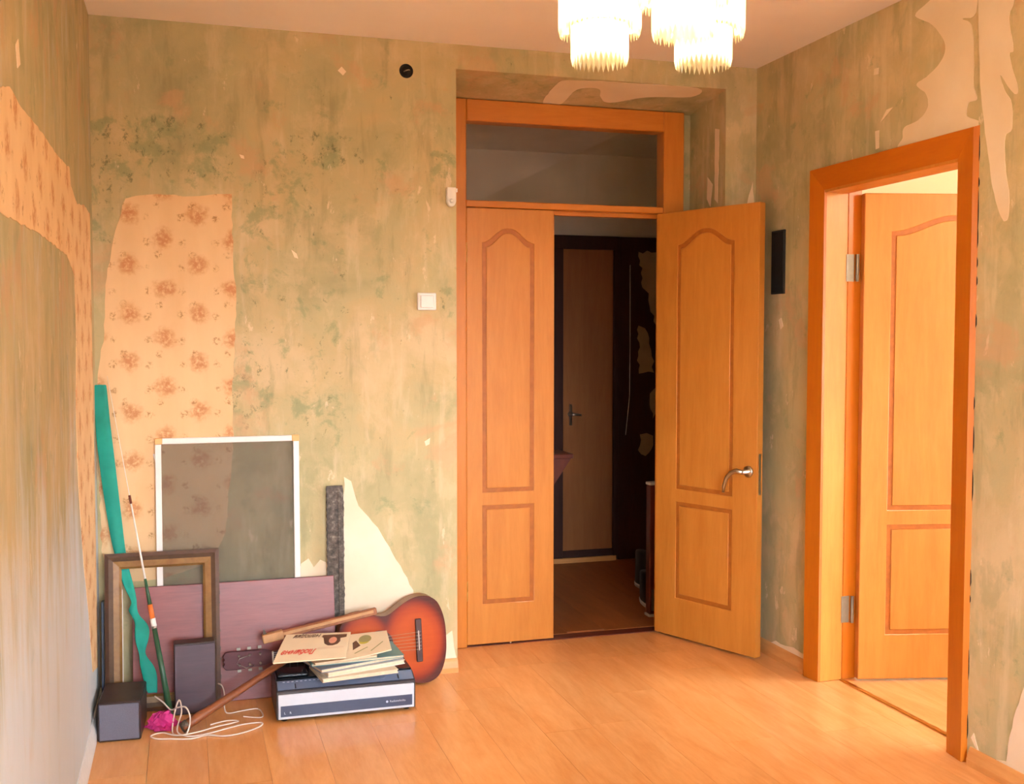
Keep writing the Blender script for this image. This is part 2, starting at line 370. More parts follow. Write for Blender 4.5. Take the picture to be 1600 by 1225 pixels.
# hallway behind the double door
HY0, HY1, HX0, HX1, HZ = D+0.10, 2.0, 1.3, 4.2, 2.565
f3 = structure(MB().box(HX0-0.1, HX1+0.1, HY0, HY1+0.1, -0.06, -0.0102).build('floor', 'subfloor'), 'dim laminate floor of the hallway')
planks(f3, HX0, HX1, HY0, HY1, seed=15, mat='floor_shaded')
wh = MB().box(HX0-0.1, HX1+0.1, HY1, HY1+0.1, -0.02, H).box(HX0-0.1, HX0, HY0, HY1, -0.02, H).box(HX1, HX1+0.1, HY0, HY1, -0.02, H)
wall_hall = structure(wh.build('wall_hall', 'hall_wall'), 'dim grey brown walls of the hallway')
structure(MB().box(HX0-0.1, HX1+0.1, HY0, HY1+0.1, HZ, HZ+0.1).build('ceiling', 'hall_wall'), 'low ceiling of the hallway seen through the transom')

# baseboards
def skirting(name, fn, a, b, mat, label, h=0.058, d=0.018):
    prof = [(0, 0), (d, 0), (d, h*0.35), (d*0.55, h*0.8), (d*0.25, h), (0, h)]
    m = MB(); m.prism(prof, lambda p, t_: fn(p[0], p[1], t_), a, b)
    return structure(m.build(name, mat), label)
skirting('baseboard_back', lambda o, z, t_: (t_, -o, z), 0.0, N0, 'skirting', 'pale wooden baseboard under the back wall')
skirting('baseboard_left', lambda o, z, t_: (o, t_, z), YR, -0.02, 'skirting_white', 'white painted baseboard of the left wall', 0.07, 0.016)
skirting('baseboard_right', lambda o, z, t_: (W-o, t_, z), -0.47, 0.0, 'skirting', 'wooden baseboard between niche and right doorway', 0.06)
skirting('baseboard_right', lambda o, z, t_: (W-0.006-o, t_, z), YR, -1.47, 'skirting', 'wooden baseboard in front of the right doorway', 0.06)

# ------------------------------------------------------------------ torn layers on the walls
BACK_PATCH = {
  'paper': [(0.121,1.946),(0.200,1.964),(0.364,1.965),(0.514,1.979),(0.516,1.736),(0.526,1.561),(0.516,1.334),(0.505,1.182),(0.508,1.004),(0.491,0.826),(0.474,0.648),(0.418,0.523),(0.225,0.472),(0.060,0.470),(0.011,0.597),(0.009,0.993),(0.003,1.214),(0.019,1.336),(0.037,1.434),(0.039,1.555),(0.052,1.677),(0.069,1.763),(0.094,1.860)],
  'tri': [(0.944,0.848),(0.973,0.829),(1.004,0.727),(1.083,0.633),(1.176,0.467),(1.230,0.361),(1.248,0.243),(1.352,0.140),(1.397,0.177),(1.405,0.108),(1.418,0.051),(1.418,0.007),(0.931,0.002)],
  'lowl': [(0.768,0.502),(0.799,0.521),(0.820,0.483),(0.846,0.513),(0.877,0.496),(0.875,0.284),(0.741,0.294)],
  'chip1': [(0.742,1.767),(0.762,1.752),(0.769,1.732),(0.754,1.737)],
  'chip2': [(1.281,0.984),(1.305,0.999),(1.302,0.972),(1.286,0.965)],
  'chip3': [(0.545,2.134),(0.562,2.130),(0.564,2.118),(0.552,2.120)],
  'chip4': [(0.932,2.486),(0.948,2.503),(0.966,2.484),(0.953,2.468)],
}
RIGHT_PATCH = {
  'big': [(-1.188,2.582),(-1.107,2.551),(-1.201,2.492),(-1.269,2.407),(-1.245,2.355),(-1.173,2.322),(-1.121,2.307),(-1.174,2.262),(-1.183,2.214),(-1.132,2.180),(-1.058,2.171),(-1.048,2.134),(-1.049,2.097),(-1.436,2.103),(-1.384,2.146),(-1.389,2.187),(-1.428,2.193),(-1.411,2.244),(-1.409,2.330),(-1.396,2.438),(-1.352,2.471),(-1.416,2.474),(-1.414,2.626),(-1.299,2.626)],
  'low': [(-1.469,0.091),(-1.483,0.110),(-1.509,0.055),(-1.557,0.051),(-1.591,0.060),(-1.630,0.071),(-1.644,0.158),(-1.669,0.249),(-1.708,0.363),(-1.791,0.506),(-1.808,0.002),(-1.704,0.002),(-1.549,0.002)],
  'band': [(-1.446,2.626),(-1.615,2.626),(-1.592,2.463),(-1.572,2.412),(-1.594,2.310),(-1.576,2.295),(-1.617,2.183),(-1.596,2.176),(-1.539,2.244),(-1.557,2.196),(-1.592,2.143),(-1.594,2.066),(-1.567,2.045),(-1.570,1.953),(-1.590,1.858),(-1.584,1.787),(-1.556,1.796),(-1.516,1.894),(-1.496,1.990),(-1.472,2.100),(-1.446,2.286)],
  'foot': [(-0.155,0.052),(-0.221,0.076),(-0.290,0.075),(-0.368,0.088),(-0.419,0.080),(-0.478,0.085),(-0.480,0.002),(-0.134,0.002)],
  'c1': [(-0.874,2.421),(-0.901,2.419),(-0.898,2.396),(-0.871,2.398)],
  'c2': [(-0.923,2.222),(-0.952,2.254),(-0.990,2.255),(-0.960,2.238),(-0.915,2.214)],
  'c3': [(-0.885,2.187),(-0.908,2.187),(-0.910,2.121),(-0.890,2.119)],
  'c4': [(-0.213,1.495),(-0.234,1.503),(-0.251,1.467),(-0.230,1.453)],
}
LEFT_PATCH = {
  'paper': [(-2.744,1.861),(-2.372,1.878),(-2.108,1.893),(-1.995,1.920),(-1.875,1.912),(-1.656,1.916),(-1.469,1.921),(-1.226,1.917),(-1.004,1.924),(-0.824,1.933),(-0.795,1.882),(-0.598,1.851),(-0.339,1.877),(-0.107,1.872),(-0.117,1.478),(-0.115,1.016),(-0.126,0.546),(-0.132,0.181),(-0.351,0.229),(-0.459,0.462),(-0.610,0.670),(-0.733,0.942),(-0.768,1.189),(-0.701,1.430),(-0.728,1.611),(-0.947,1.659),(-1.582,1.664),(-2.141,1.650),(-2.509,1.643),(-2.768,1.640)],
  'c1': [(-1.894,2.030),(-1.855,2.051),(-1.834,2.002),(-1.874,1.985)],
}
def ragged(pts, amp, step=0.03, rng=random):
    out = []
    for i in range(len(pts)):
        a, b = Vector(pts[i]), Vector(pts[(i+1) % len(pts)]); n = max(1, int((b-a).length/step))
        nn = Vector((-(b-a).y, (b-a).x)).normalized() if (b-a).length else Vector((0, 0))
        for k in range(n): out.append(tuple(a+(b-a)*k/n+nn*rng.uniform(-amp, amp)*(1 if k else 0.3)))
    return out
def closed_spline(P, k=5):
    P = [Vector(p) for p in P]; n = len(P); out = []
    for i in range(n):
        p0, p1, p2, p3 = P[i-1], P[i], P[(i+1) % n], P[(i+2) % n]
        for j in range(k):
            u = j/k; out.append(0.5*((2*p1)+(-p0+p2)*u+(2*p0-5*p1+4*p2-p3)*u*u+(-p0+3*p1-3*p2+p3)*u**3))
    return out
def torn(name, pts, fn, mat, parent, amp=0.004, th=0.0016, clip=None, rnd=False):
    if rnd: pts = [tuple(p) for p in closed_spline(pts)]
    q = ragged(pts, amp, 0.028, random.Random(len(pts)*7+int(abs(pts[0][0])*1000)))
    if clip: q = [clip(p) for p in q]
    return MB().prism(q, fn, 0.0, th).build(name, mat, parent)
fb = lambda p, o_: (p[0], -o_, p[1]); frr = lambda p, o_: (W-o_, p[0], p[1]); fll = lambda p, o_: (o_, p[0], p[1])
cb = lambda p: (min(max(p[0], 0.003), N0-0.001), max(p[1], 0.003)); crr = lambda p: (p[0], min(max(p[1], 0.003), H-0.002))
for k, v in BACK_PATCH.items():
    torn('wallpaper_remnant' if k == 'paper' else 'plaster_patch', v, fb, 'paper' if k == 'paper' else 'plaster', wall_back, 0.001 if k.startswith('chip') else 0.004, clip=cb)
for k, v in RIGHT_PATCH.items():
    off = 0.006 if k in ('band', 'low') else 0.0
    torn('plaster_patch', v, (lambda p, o_, off=off: (W-off-o_, p[0], p[1])), 'plaster', wall_right, 0.001 if k[0] == 'c' else 0.0035, clip=crr, rnd=k in ('big', 'band'))
for k, v in LEFT_PATCH.items():
    torn('wallpaper_remnant' if k == 'paper' else 'plaster_patch', v, fll, 'paper_left' if k == 'paper' else 'plaster', wall_left, 0.003, clip=crr)
sof = lambda p, o_: (p[0], p[1], NZ-(NZ-2.472)/(D+0.10)*p[1]-o_)
torn('plaster_patch', [(1.905,0.32),(1.891,0.088),(1.94,0.03),(2.224,0.012),(2.529,0.012),(2.549,0.12),(2.35,0.16),(2.21,0.26),(2.14,0.20),(2.09,0.10),(2.0,0.13),(1.99,0.32)], sof, 'plaster', wall_back, clip=lambda p: (p[0], max(p[1], 0.004)), rnd=True)
rev = lambda p, o_: (N1-o_, p[0], p[1])
for q in ([(0.12,2.12),(0.17,2.16),(0.175,2.06),(0.14,2.02)], [(0.06,2.36),(0.10,2.37),(0.10,2.05),(0.07,2.03)]): torn('plaster_patch', q, rev, 'plaster', wall_back, 0.002)
torn('plaster_patch', [(2.78,2.06),(2.80,2.12),(2.808,2.02),(2.77,1.99)], fb, 'plaster', wall_back, 0.002)

# hole of an old conduit near the ceiling, and the open slot on the right wall
hb = structure(MB().lathe([(0.0, 0.004), (0.020, 0.004), (0.027, 0.002), (0.029, 0.0)], 20, Matrix.Translation((1.211, 0, 2.504)) @ Matrix.Rotation(PI/2, 4, 'X'), False).build('trim_1', 'void'), 'round dark cable hole high on the back wall')
MB().tube([(1.200, -0.004, 2.500), (1.208, -0.012, 2.503), (1.218, -0.010, 2.507), (1.224, -0.004, 2.508)], 0.0025, 6).build('cable_end', 'metal', hb)
sl = empty('wall_slot', (W, -0.21, 1.745)); tag(sl, 'tall black open slot in the right wall beside the open door', 'wall slot')
MB().box(-0.010, 0.002, -0.052, 0.052, -0.138, 0.138).build('box', 'black', sl, 0.002)
MB().box(-0.0115, -0.0101, -0.044, 0.044, -0.130, 0.130).build('recess', 'void', sl)

# ------------------------------------------------------------------ doors
def arch_outline(a0, a1, z0, zs, zc, n=18):
    pts = [(a0, z0), (a1, z0), (a1, zs)]
    for i in range(1, n):
        u = i/n; k = min(max((0.5-abs(u-0.5))/0.5, 0), 1)
        pts.append((a1+(a0-a1)*u, zs+(zc-zs)*(0.5-0.5*math.cos(PI*min(1, k*1.08)))))
    pts.append((a0, zs)); return pts
def shrink(pts, d):
    cx = (min(p[0] for p in pts)+max(p[0] for p in pts))/2; cz = (min(p[1] for p in pts)+max(p[1] for p in pts))/2
    hx = max(p[0] for p in pts)-cx; hz = max(p[1] for p in pts)-cz
    return [(cx+(x-cx)*(hx-d)/hx, cz+(z-cz)*(hz-d)/hz) for x, z in pts]
def door_leaf(parent, w, h, t_, pa, pb, loc, rz):
    """leaf along local +x from the hinge, thickness from y = 0 to t_; moulded panels on both faces"""
    lf = MB().box(0, w, 0.004, t_-0.004, 0, h).build('leaf', 'groove', parent); lf.location = loc; lf.rotation_euler = (0, 0, rz)
    up_ = arch_outline(pa, pb, 0.70, 1.835, 1.90); lo = [(pa, 0.185), (pb, 0.185), (pb, 0.64), (pa, 0.64)]
    outer = [(0, 0), (w, 0), (w, h), (0, h)]
    me = plate([outer, up_, lo], 0.006, 0.0028)
    fields = [plate([shrink(q, 0.019)], 0.0055, 0.0026) for q in (up_, lo)]
    for side in (0, 1):
        def put(name, m_):
            o = obj(name, m_, 'door', lf)
            if side: o.location = (w, t_-0.006, 0); o.rotation_euler = (0, 0, PI)
            else: o.location = (0, 0.006, 0)
        put('stile_and_rail_face', me); put('arched_panel', fields[0]); put('lower_panel', fields[1])
    MB().box(w-0.0005, w+0.0008, 0.001, t_-0.001, 0.002, h-0.002).build('edge_band', 'door', lf)
    MB().box(-0.0008, 0.0005, 0.001, t_-0.001, 0.002, h-0.002).build('edge_band', 'door', lf)
    MB().box(0.001, w-0.001, 0.001, t_-0.001, h-0.0005, h+0.0008).build('edge_band', 'door', lf)
    return lf
def lever(lf, x, y, z, sgn, side):
    """lever handle: sgn = direction of the grip along x, side = -1 on the y = 0 face"""
    Rm = Matrix.Translation((x, y, z)) @ Matrix.Rotation(PI/2*(1 if side < 0 else -1), 4, 'X')
    m = MB().lathe([(0.0, 0.0), (0.025, 0.0), (0.025, 0.005), (0.021, 0.009), (0.010, 0.010), (0.010, 0.045), (0.0, 0.045)], 20, Rm, False)
    m.tube([(x, y+side*0.042, z), (x+sgn*0.03, y+side*0.047, z+0.004), (x+sgn*0.06, y+side*0.047, z-0.008), (x+sgn*0.085, y+side*0.046, z-0.034), (x+sgn*0.10, y+side*0.044, z-0.070), (x+sgn*0.104, y+side*0.042, z-0.098)], [0.010, 0.011, 0.010, 0.009, 0.008, 0.006], 10)
    return m.build('handle', 'metal', lf, 0, True)
def barrel_hinge(parent, loc, mat='brass', h=0.085, r=0.006):
    m = MB().lathe([(0.0, -h/2-0.004), (r*0.7, -h/2-0.003), (r, -h/2), (r, -0.002), (r*0.8, -0.0015), (r*0.8, 0.0015), (r, 0.002), (r, h/2), (r*0.7, h/2+0.003), (0.0, h/2+0.004)], 10, None, False)
    o = m.build('hinge', mat, parent, 0, True); o.location = loc; return o

d1 = structure(empty('door_1', (2.0, D, 0)), 'tall orange double door with transom window, right leaf swung open')
d1['category'] = 'door'
def at1(o): o.parent = d1; o.matrix_parent_inverse = Matrix.Translation((-2.0, -D, 0)); return o
FX0, FX1, FT = 1.484, 2.612, 2.482
I0, I1 = 1.545, 2.508
def bar(name, x0, x1, y0, y1, z0, z1, mat, bev=0.004): return at1(MB().box(x0, x1, y0, y1, z0, z1).build(name, mat, None, bev))
bar('frame_post', FX0, I0, D-0.012, D+0.075, 0.001, FT, 'frame'); bar('frame_post', I1, FX1, D-0.012, D+0.075, 0.001, FT, 'frame')
bar('frame_head', I0, I1, D-0.012, D+0.075, 2.386, FT, 'frame_h'); bar('transom_bar', I0, I1, D-0.006, D+0.075, 2.004, 2.034, 'frame_h', 0.003)
at1(MB().box(I0, I1, D+0.042, D+0.075, 1.985, 2.004).build('transom_stop', 'frame_h'))
at1(MB().box(I0-0.005, I1+0.005, D+0.03, D+0.034, 2.03, 2.39).build('transom_pane', 'glass'))
at1(MB().box(I0, I1, D+0.002, D+0.075, 0.0005, 0.004).build('threshold', 'redwood'))
lfA = door_leaf(None, 0.4165, 1.99, 0.038, 0.074, 0.320, (I0+0.002, D+0.0, 0.010), 0); at1(lfA)
for z in (1.79, 0.25): barrel_hinge(lfA, (-0.003, -0.003, z))
MB().box(0.205, 0.213, 0.004, 0.016, -0.009, 0.006).build('floor_bolt', 'metal', lfA)
MB().box(0.416, 0.422, 0.012, 0.026, 1.90, 1.93).build('latch', 'metal', lfA)
ang = math.atan2(-0.917, 0.400)
lfB = door_leaf(None, 0.590, 1.99, 0.038, 0.135, 0.462, (I1-0.002, D-0.002, 0.010), ang); at1(lfB)
# local x runs hinge to free edge; the face we see is the one turned away from the right wall
lfB.scale = (1, -1, 1)
lever(lfB, 0.545, 0.038, 0.820, -1, 1)
lever(lfB, 0.545, 0.0, 0.820, -1, -1)
MB().box(0.5905, 0.5917, 0.011, 0.027, 0.72, 0.90).build('lock_plate', 'metal', lfB)
for z in (1.79, 0.25): barrel_hinge(lfB, (-0.004, 0.0, z))

d2 = structure(empty('door_2', (W+0.05, -0.97, 0)), 'right doorway with thick orange casing and door opened into the bright next room'); d2['category'] = 'door'
def at2(o): o.parent = d2; o.matrix_parent_inverse = Matrix.Translation((-W-0.05, 0.97, 0)); return o
CY0, CY1, CZ, CW = -1.452, -0.478, 2.105, 0.098
def casing(name, mat, quad):        # four corner points (y, z): outer0, outer1, inner1, inner0; wedge profile, thick at the outside
    (a, b, c_, d_) = quad
    vs = [(W-0.004, *a), (W-0.004, *b), (W-0.004, *c_), (W-0.004, *d_)]
    mo = lambda p, q, k: (p[0]+(q[0]-p[0])*k, p[1]+(q[1]-p[1])*k)
    vs += [(W-0.026, *mo(a, d_, 0.07)), (W-0.026, *mo(b, c_, 0.07)), (W-0.013, *mo(b, c_, 0.96)), (W-0.013, *mo(a, d_, 0.96))]
    m = MB().add(vs, [(0, 1, 2, 3), (4, 5, 6, 7), (0, 1, 5, 4), (1, 2, 6, 5), (2, 3, 7, 6), (3, 0, 4, 7)])
    return at2(m.build(name, mat))
casing('casing_side', 'casing', ((CY1, 0.001), (CY1, CZ), (CY1-CW, CZ-CW), (CY1-CW, 0.001)))
casing('casing_side', 'casing', ((CY0, 0.001), (CY0, CZ), (CY0+CW, CZ-CW), (CY0+CW, 0.001)))
casing('casing_head', 'casing_h', ((CY0, CZ), (CY1, CZ), (CY1-CW, CZ-CW), (CY0+CW, CZ-CW)))
rg = random.Random(12)
for zz in (0.12, 0.33, 0.55, 0.62, 0.93, 1.08, 1.20, 1.47, 1.60, 1.66, 1.74, 1.83, 1.92, 2.03):
    hz_ = rg.uniform(0.012, 0.075); wy = rg.uniform(0.0012, 0.0032)
    torn('plaster_gap', [(CY0+0.001, zz-hz_), (CY0+0.001, zz+hz_), (CY0-wy, zz+hz_*0.4), (CY0-wy*1.2, zz-hz_*0.5)], lambda p, o_: (W-0.006-o_, p[0], p[1]), 'void', wall_right, 0.001)
J0, J1, JZ = CY0+CW-0.002, CY1-CW+0.002, 2.000
def jamb(name, *b): return at2(MB().box(*b).build(name, 'door', None, 0.002))
jamb('jamb', W-0.012, W+0.098, O0+0.001, J0, 0.001, OZ-0.001); jamb('jamb', W-0.012, W+0.098, J1, O1-0.001, 0.001, OZ-0.001)
jamb('jamb_head', W-0.012, W+0.098, J0, J1, JZ, OZ-0.001)
at2(MB().box(W+0.088, W+0.106, J0, J1, 0.0005, 0.005).build('threshold', 'brass'))
for xo, y0, y1, z0, z1 in ((0.165, J1+0.002, O1+0.075, 0.001, 2.09), (0.112, O0-0.075, O0+0.005, 0.001, 2.09)):
    at2(MB().box(W+0.100, W+xo, y0, y1, z0, z1).build('far_casing', 'casing', None, 0.003))
at2(MB().box(W+0.100, W+0.112, O0+0.006, J1, 2.022, 2.09).build('far_casing', 'casing_h'))
lfC = door_leaf(None, 0.775, 1.988, 0.038, 0.112, 0.663, (W+0.150, -0.614, 0.010), math.radians(-13.5)); at2(lfC)
for z in (1.70, 0.295):
    hh = at2(MB().box(W+0.092, W+0.128, J1-0.002, J1+0.0015, z-0.055, z+0.055).build('hinge', 'dull_metal'))
    MB().lathe([(0.0, -0.055), (0.007, -0.055), (0.007, 0.055), (0.0, 0.055)], 10, Matrix.Translation((W+0.138, J1-0.010, z)), False).build('hinge_barrel', 'dull_metal', hh)
lever(lfC, 0.72, 0.0, 0.95, -1, -1)

# hallway door and its surroundings
d3 = structure(empty('door_3', (2.75, HY1, 0)), 'dim brown door in dark frame at the far side of the hallway'); d3['category'] = 'door'
def at3(o): o.parent = d3; o.matrix_parent_inverse = Matrix.Translation((-2.75, -HY1, 0)); return o
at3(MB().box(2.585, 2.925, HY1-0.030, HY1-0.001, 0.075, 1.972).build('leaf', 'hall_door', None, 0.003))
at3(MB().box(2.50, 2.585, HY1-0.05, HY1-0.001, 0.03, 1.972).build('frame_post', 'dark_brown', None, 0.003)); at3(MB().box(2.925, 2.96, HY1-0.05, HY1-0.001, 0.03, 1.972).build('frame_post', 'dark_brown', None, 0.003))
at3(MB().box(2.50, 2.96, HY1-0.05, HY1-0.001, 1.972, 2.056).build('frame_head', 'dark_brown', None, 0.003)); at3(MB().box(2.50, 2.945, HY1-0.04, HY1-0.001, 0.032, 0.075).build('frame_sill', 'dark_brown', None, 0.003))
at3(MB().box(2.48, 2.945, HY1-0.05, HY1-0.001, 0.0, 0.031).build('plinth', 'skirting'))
hd = MB().lathe([(0.0, 0.0), (0.018, 0.0), (0.018, 0.006), (0.008, 0.008), (0.008, 0.035), (0.0, 0.035)], 14, Matrix.Translation((2.64, HY1-0.03, 0.94)) @ Matrix.Rotation(PI/2, 4, 'X'), False)
hd.tube([(2.63, HY1-0.062, 0.94), (2.66, HY1-0.064, 0.94), (2.70, HY1-0.062, 0.935)], [0.009, 0.008, 0.006], 8); hd.box(2.632, 2.648, HY1-0.036, HY1-0.030, 0.87, 1.0)
at3(hd.build('handle', 'metal', None, 0, True))
# dark cladding to the right of the hall door with torn pale patches
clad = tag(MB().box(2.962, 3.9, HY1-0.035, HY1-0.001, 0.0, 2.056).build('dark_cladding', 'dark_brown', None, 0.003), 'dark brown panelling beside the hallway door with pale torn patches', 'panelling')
fcl = lambda p, o_: (p[0], HY1-0.035-o_, p[1])
M_['hall_patch'] = plain('dim_plaster', srgb(170, 140, 100), 0.85, 0.1, 8)
for q in ([(3.095,1.965),(3.30,1.965),(3.30,1.55),(3.23,1.46),(3.205,1.56),(3.17,1.62),(3.165,1.70),(3.125,1.74),(3.12,1.86),(3.10,1.88)],
          [(3.098,1.50),(3.14,1.48),(3.17,1.38),(3.19,1.30),(3.205,1.20),(3.098,1.19)],
          [(3.18,1.06),(3.22,1.10),(3.225,0.95),(3.20,0.90)], [(3.11,0.80),(3.16,0.81),(3.20,0.79),(3.19,0.70),(3.15,0.66),(3.10,0.70)]):
    torn('torn_patch', q, fcl, 'hall_patch', clad, 0.012)
tag(MB().tube([(3.035, HY1-0.040, 1.88), (3.037, HY1-0.041, 1.4), (3.036, HY1-0.040, 1.05), (3.02, HY1-0.041, 0.90), (3.01, HY1-0.040, 0.80)], 0.0022, 6).build('hanging_cord', 'white', None, 0, True), 'thin pale cord hanging down the dark hallway panelling', 'cord')
# wall shelf on the left side of the hallway: only its corner shows past the left leaf
sh = empty('wall_shelf', (HX0, 1.2, 0.76)); tag(sh, 'dark red wooden shelf corner peeking past the closed door leaf', 'shelf')
MB().box(0.001, 1.036, -0.12, 0.12, 0.004, 0.03).build('board', 'redwood', sh, 0.004)
MB().prism([(0.002, -0.40), (0.93, -0.14), (1.030, 0.0035), (0.002, 0.0035)], lambda p, a: (p[0], a, p[1]), -0.10, 0.10).build('bracket', 'redwood', sh)
# folded panel and shoes standing in the hallway behind the open leaf
pn = empty('leaning_panel', (2.592, 0.64, 0.0)); tag(pn, 'narrow red brown panel with white top edge behind the open leaf', 'panel')
MB().box(-0.022, 0.026, -0.05, 0.0, 0.012, 0.672).build('board', 'redwood', pn, 0.003)
MB().box(-0.026, 0.030, -0.052, 0.002, 0.672, 0.686).build('top_edge', 'white', pn, 0.003)
MB().box(-0.012, 0.010, -0.0535, -0.0505, 0.03, 0.14).build('lower_trim', 'metal', pn)
MB().box(-0.026, 0.030, -0.054, 0.004, 0.0, 0.012).build('foot_rail', 'white', pn)
def boot(loc, rz, label, hgt):
    b = empty('shoe', loc, (0, 0, rz)); tag(b, label, 'shoe', 'dark shoes behind the open leaf')
    def ring(z, x0, x1, w):
        n = 14; cx, rx = (x0+x1)/2, (x1-x0)/2
        return [Vector((cx+rx*math.cos(2*PI*i/n), w*math.sin(2*PI*i/n)*(1.0 if math.cos(2*PI*i/n) < 0.3 else 1.1), z)) for i in range(n)]
    def loft(rings):
        n = 14; m = MB(); vs = [v for r_ in rings for v in r_]
        return m.add(vs, [(i*n+j, i*n+(j+1) % n, (i+1)*n+(j+1) % n, (i+1)*n+j) for i in range(len(rings)-1) for j in range(n)]+[tuple(range(n))[::-1], tuple((len(rings)-1)*n+j for j in range(n))])
    loft([ring(0.0, -0.13, 0.13, 0.04), ring(0.022, -0.134, 0.134, 0.043)]).build('sole', 'white', b, 0, True)
    loft([ring(0.022, -0.128, 0.128, 0.040), ring(0.05, -0.126, 0.122, 0.042), ring(0.08, -0.122, 0.03, 0.036), ring(hgt, -0.115, -0.01, 0.034), ring(hgt+0.008, -0.11, -0.015, 0.030)]).build('upper', 'black', b, 0, True)
boot((2.672, 0.82, 0.0), math.radians(-98), 'black shoe with pale sole on hallway floor, nearer the room', 0.16)
boot((2.815, 1.16, 0.0), math.radians(-82), 'black shoe deeper in the dark hallway beside the panelling', 0.20)

# ------------------------------------------------------------------ small fittings on the back wall
sw = empty('light_switch', (1.291, 0, 1.566)); tag(sw, 'square white light switch on the back wall left of the door', 'light switch')
MB().box(-0.040, 0.040, -0.012, 0.0, -0.036, 0.036).build('plate', 'white', sw, 0.004, False, 2); MB().box(-0.028, 0.028, -0.019, -0.012, -0.026, 0.026).build('rocker', 'white', sw, 0.003)
db = empty('motion_sensor', (1.397, 0, 2.0)); tag(db, 'small white rounded sensor box at the top left of the door frame', 'sensor')
MB().prism([(-0.022, 0.038), (0.018, 0.038), (0.018, -0.022), (0.010, -0.038), (-0.002, -0.043), (-0.014, -0.038), (-0.022, -0.022)], lambda p, a: (p[0], -a, p[1]), 0.0, 0.022).build('case', 'white', db, 0.003)
MB().box(0.018, 0.024, -0.018, -0.004, 0.020, 0.034).build('clip', 'white', db)
MB().lathe([(0.0, 0.0), (0.009, 0.0), (0.007, 0.004), (0.0, 0.005)], 12, Matrix.Translation((-0.002, -0.022, -0.018)) @ Matrix.Rotation(PI/2, 4, 'X'), False).build('lens', 'white', db, 0, True)

# ------------------------------------------------------------------ chandelier
t = NT('lit_crystal'); tl = t.n('BsdfTranslucent'); tl.inputs[0].default_value = (1.0, 0.93, 0.74, 1); tp = t.n('BsdfTransparent'); tp.inputs[0].default_value = (1, 0.95, 0.82, 1)
gl = t.n('BsdfGlossy'); gl.inputs['Roughness'].default_value = 0.08; m1 = t.n('MixShader'); m1.inputs[0].default_value = 0.45; m2 = t.n('MixShader'); m2.inputs[0].default_value = 0.08
t.t.links.new(tl.outputs[0], m1.inputs[1]); t.t.links.new(tp.outputs[0], m1.inputs[2]); t.t.links.new(m1.outputs[0], m2.inputs[1]); t.t.links.new(gl.outputs[0], m2.inputs[2]); t.t.links.new(m2.outputs[0], t.out.inputs[0]); M_['crystal'] = t.m
t = NT('lit_bulb'); em = t.n('Emission'); em.inputs[0].default_value = (1.0, 0.80, 0.50, 1); em.inputs[1].default_value = 60.0; t.t.links.new(em.outputs[0], t.out.inputs[0]); M_['bulb'] = t.m
CX, CY = 1.545, -1.775
ch = empty('chandelier', (CX, CY, H)); tag(ch, 'lit crystal chandelier with tiers of hanging glass drops', 'chandelier')
MB().lathe([(0.0, 0.0), (0.065, 0.0), (0.060, -0.02), (0.02, -0.045), (0.0, -0.045)], 24, None, False).build('canopy', 'brass', ch, 0, True)
MB().tube([(0, 0, -0.04), (0, 0, -0.30)], 0.009, 10).build('stem', 'brass', ch, 0, True)
MB().lathe([(0.0, -0.335), (0.02, -0.325), (0.032, -0.30), (0.02, -0.275), (0.0, -0.268)], 16, None, False).build('hub', 'brass', ch, 0, True)
def drop(w, h):
    prof = [(-0.5, 0.0), (0.5, 0.0)]
    m = MB(); a, b = w/2, 0.0035
    vs = [(-a*0.55, 0, 0), (0, -b, 0), (a*0.55, 0, 0), (0, b, 0), (-a, 0, -h*0.12), (0, -b*1.4, -h*0.12), (a, 0, -h*0.12), (0, b*1.4, -h*0.12),
          (-a, 0, -h*0.78), (0, -b*1.4, -h*0.80), (a, 0, -h*0.78), (0, b*1.4, -h*0.80), (0, 0, -h)]
    fs = [(3, 2, 1, 0)]+[(i+j, i+(j+1) % 4, i+4+(j+1) % 4, i+4+j) for i in (0, 4) for j in range(4)]+[(8+j, 8+(j+1) % 4, 12) for j in range(4)]
    return m.add(vs, fs).mesh('drop')
drop_a, drop_b = drop(0.0150, 0.118), drop(0.0140, 0.108)
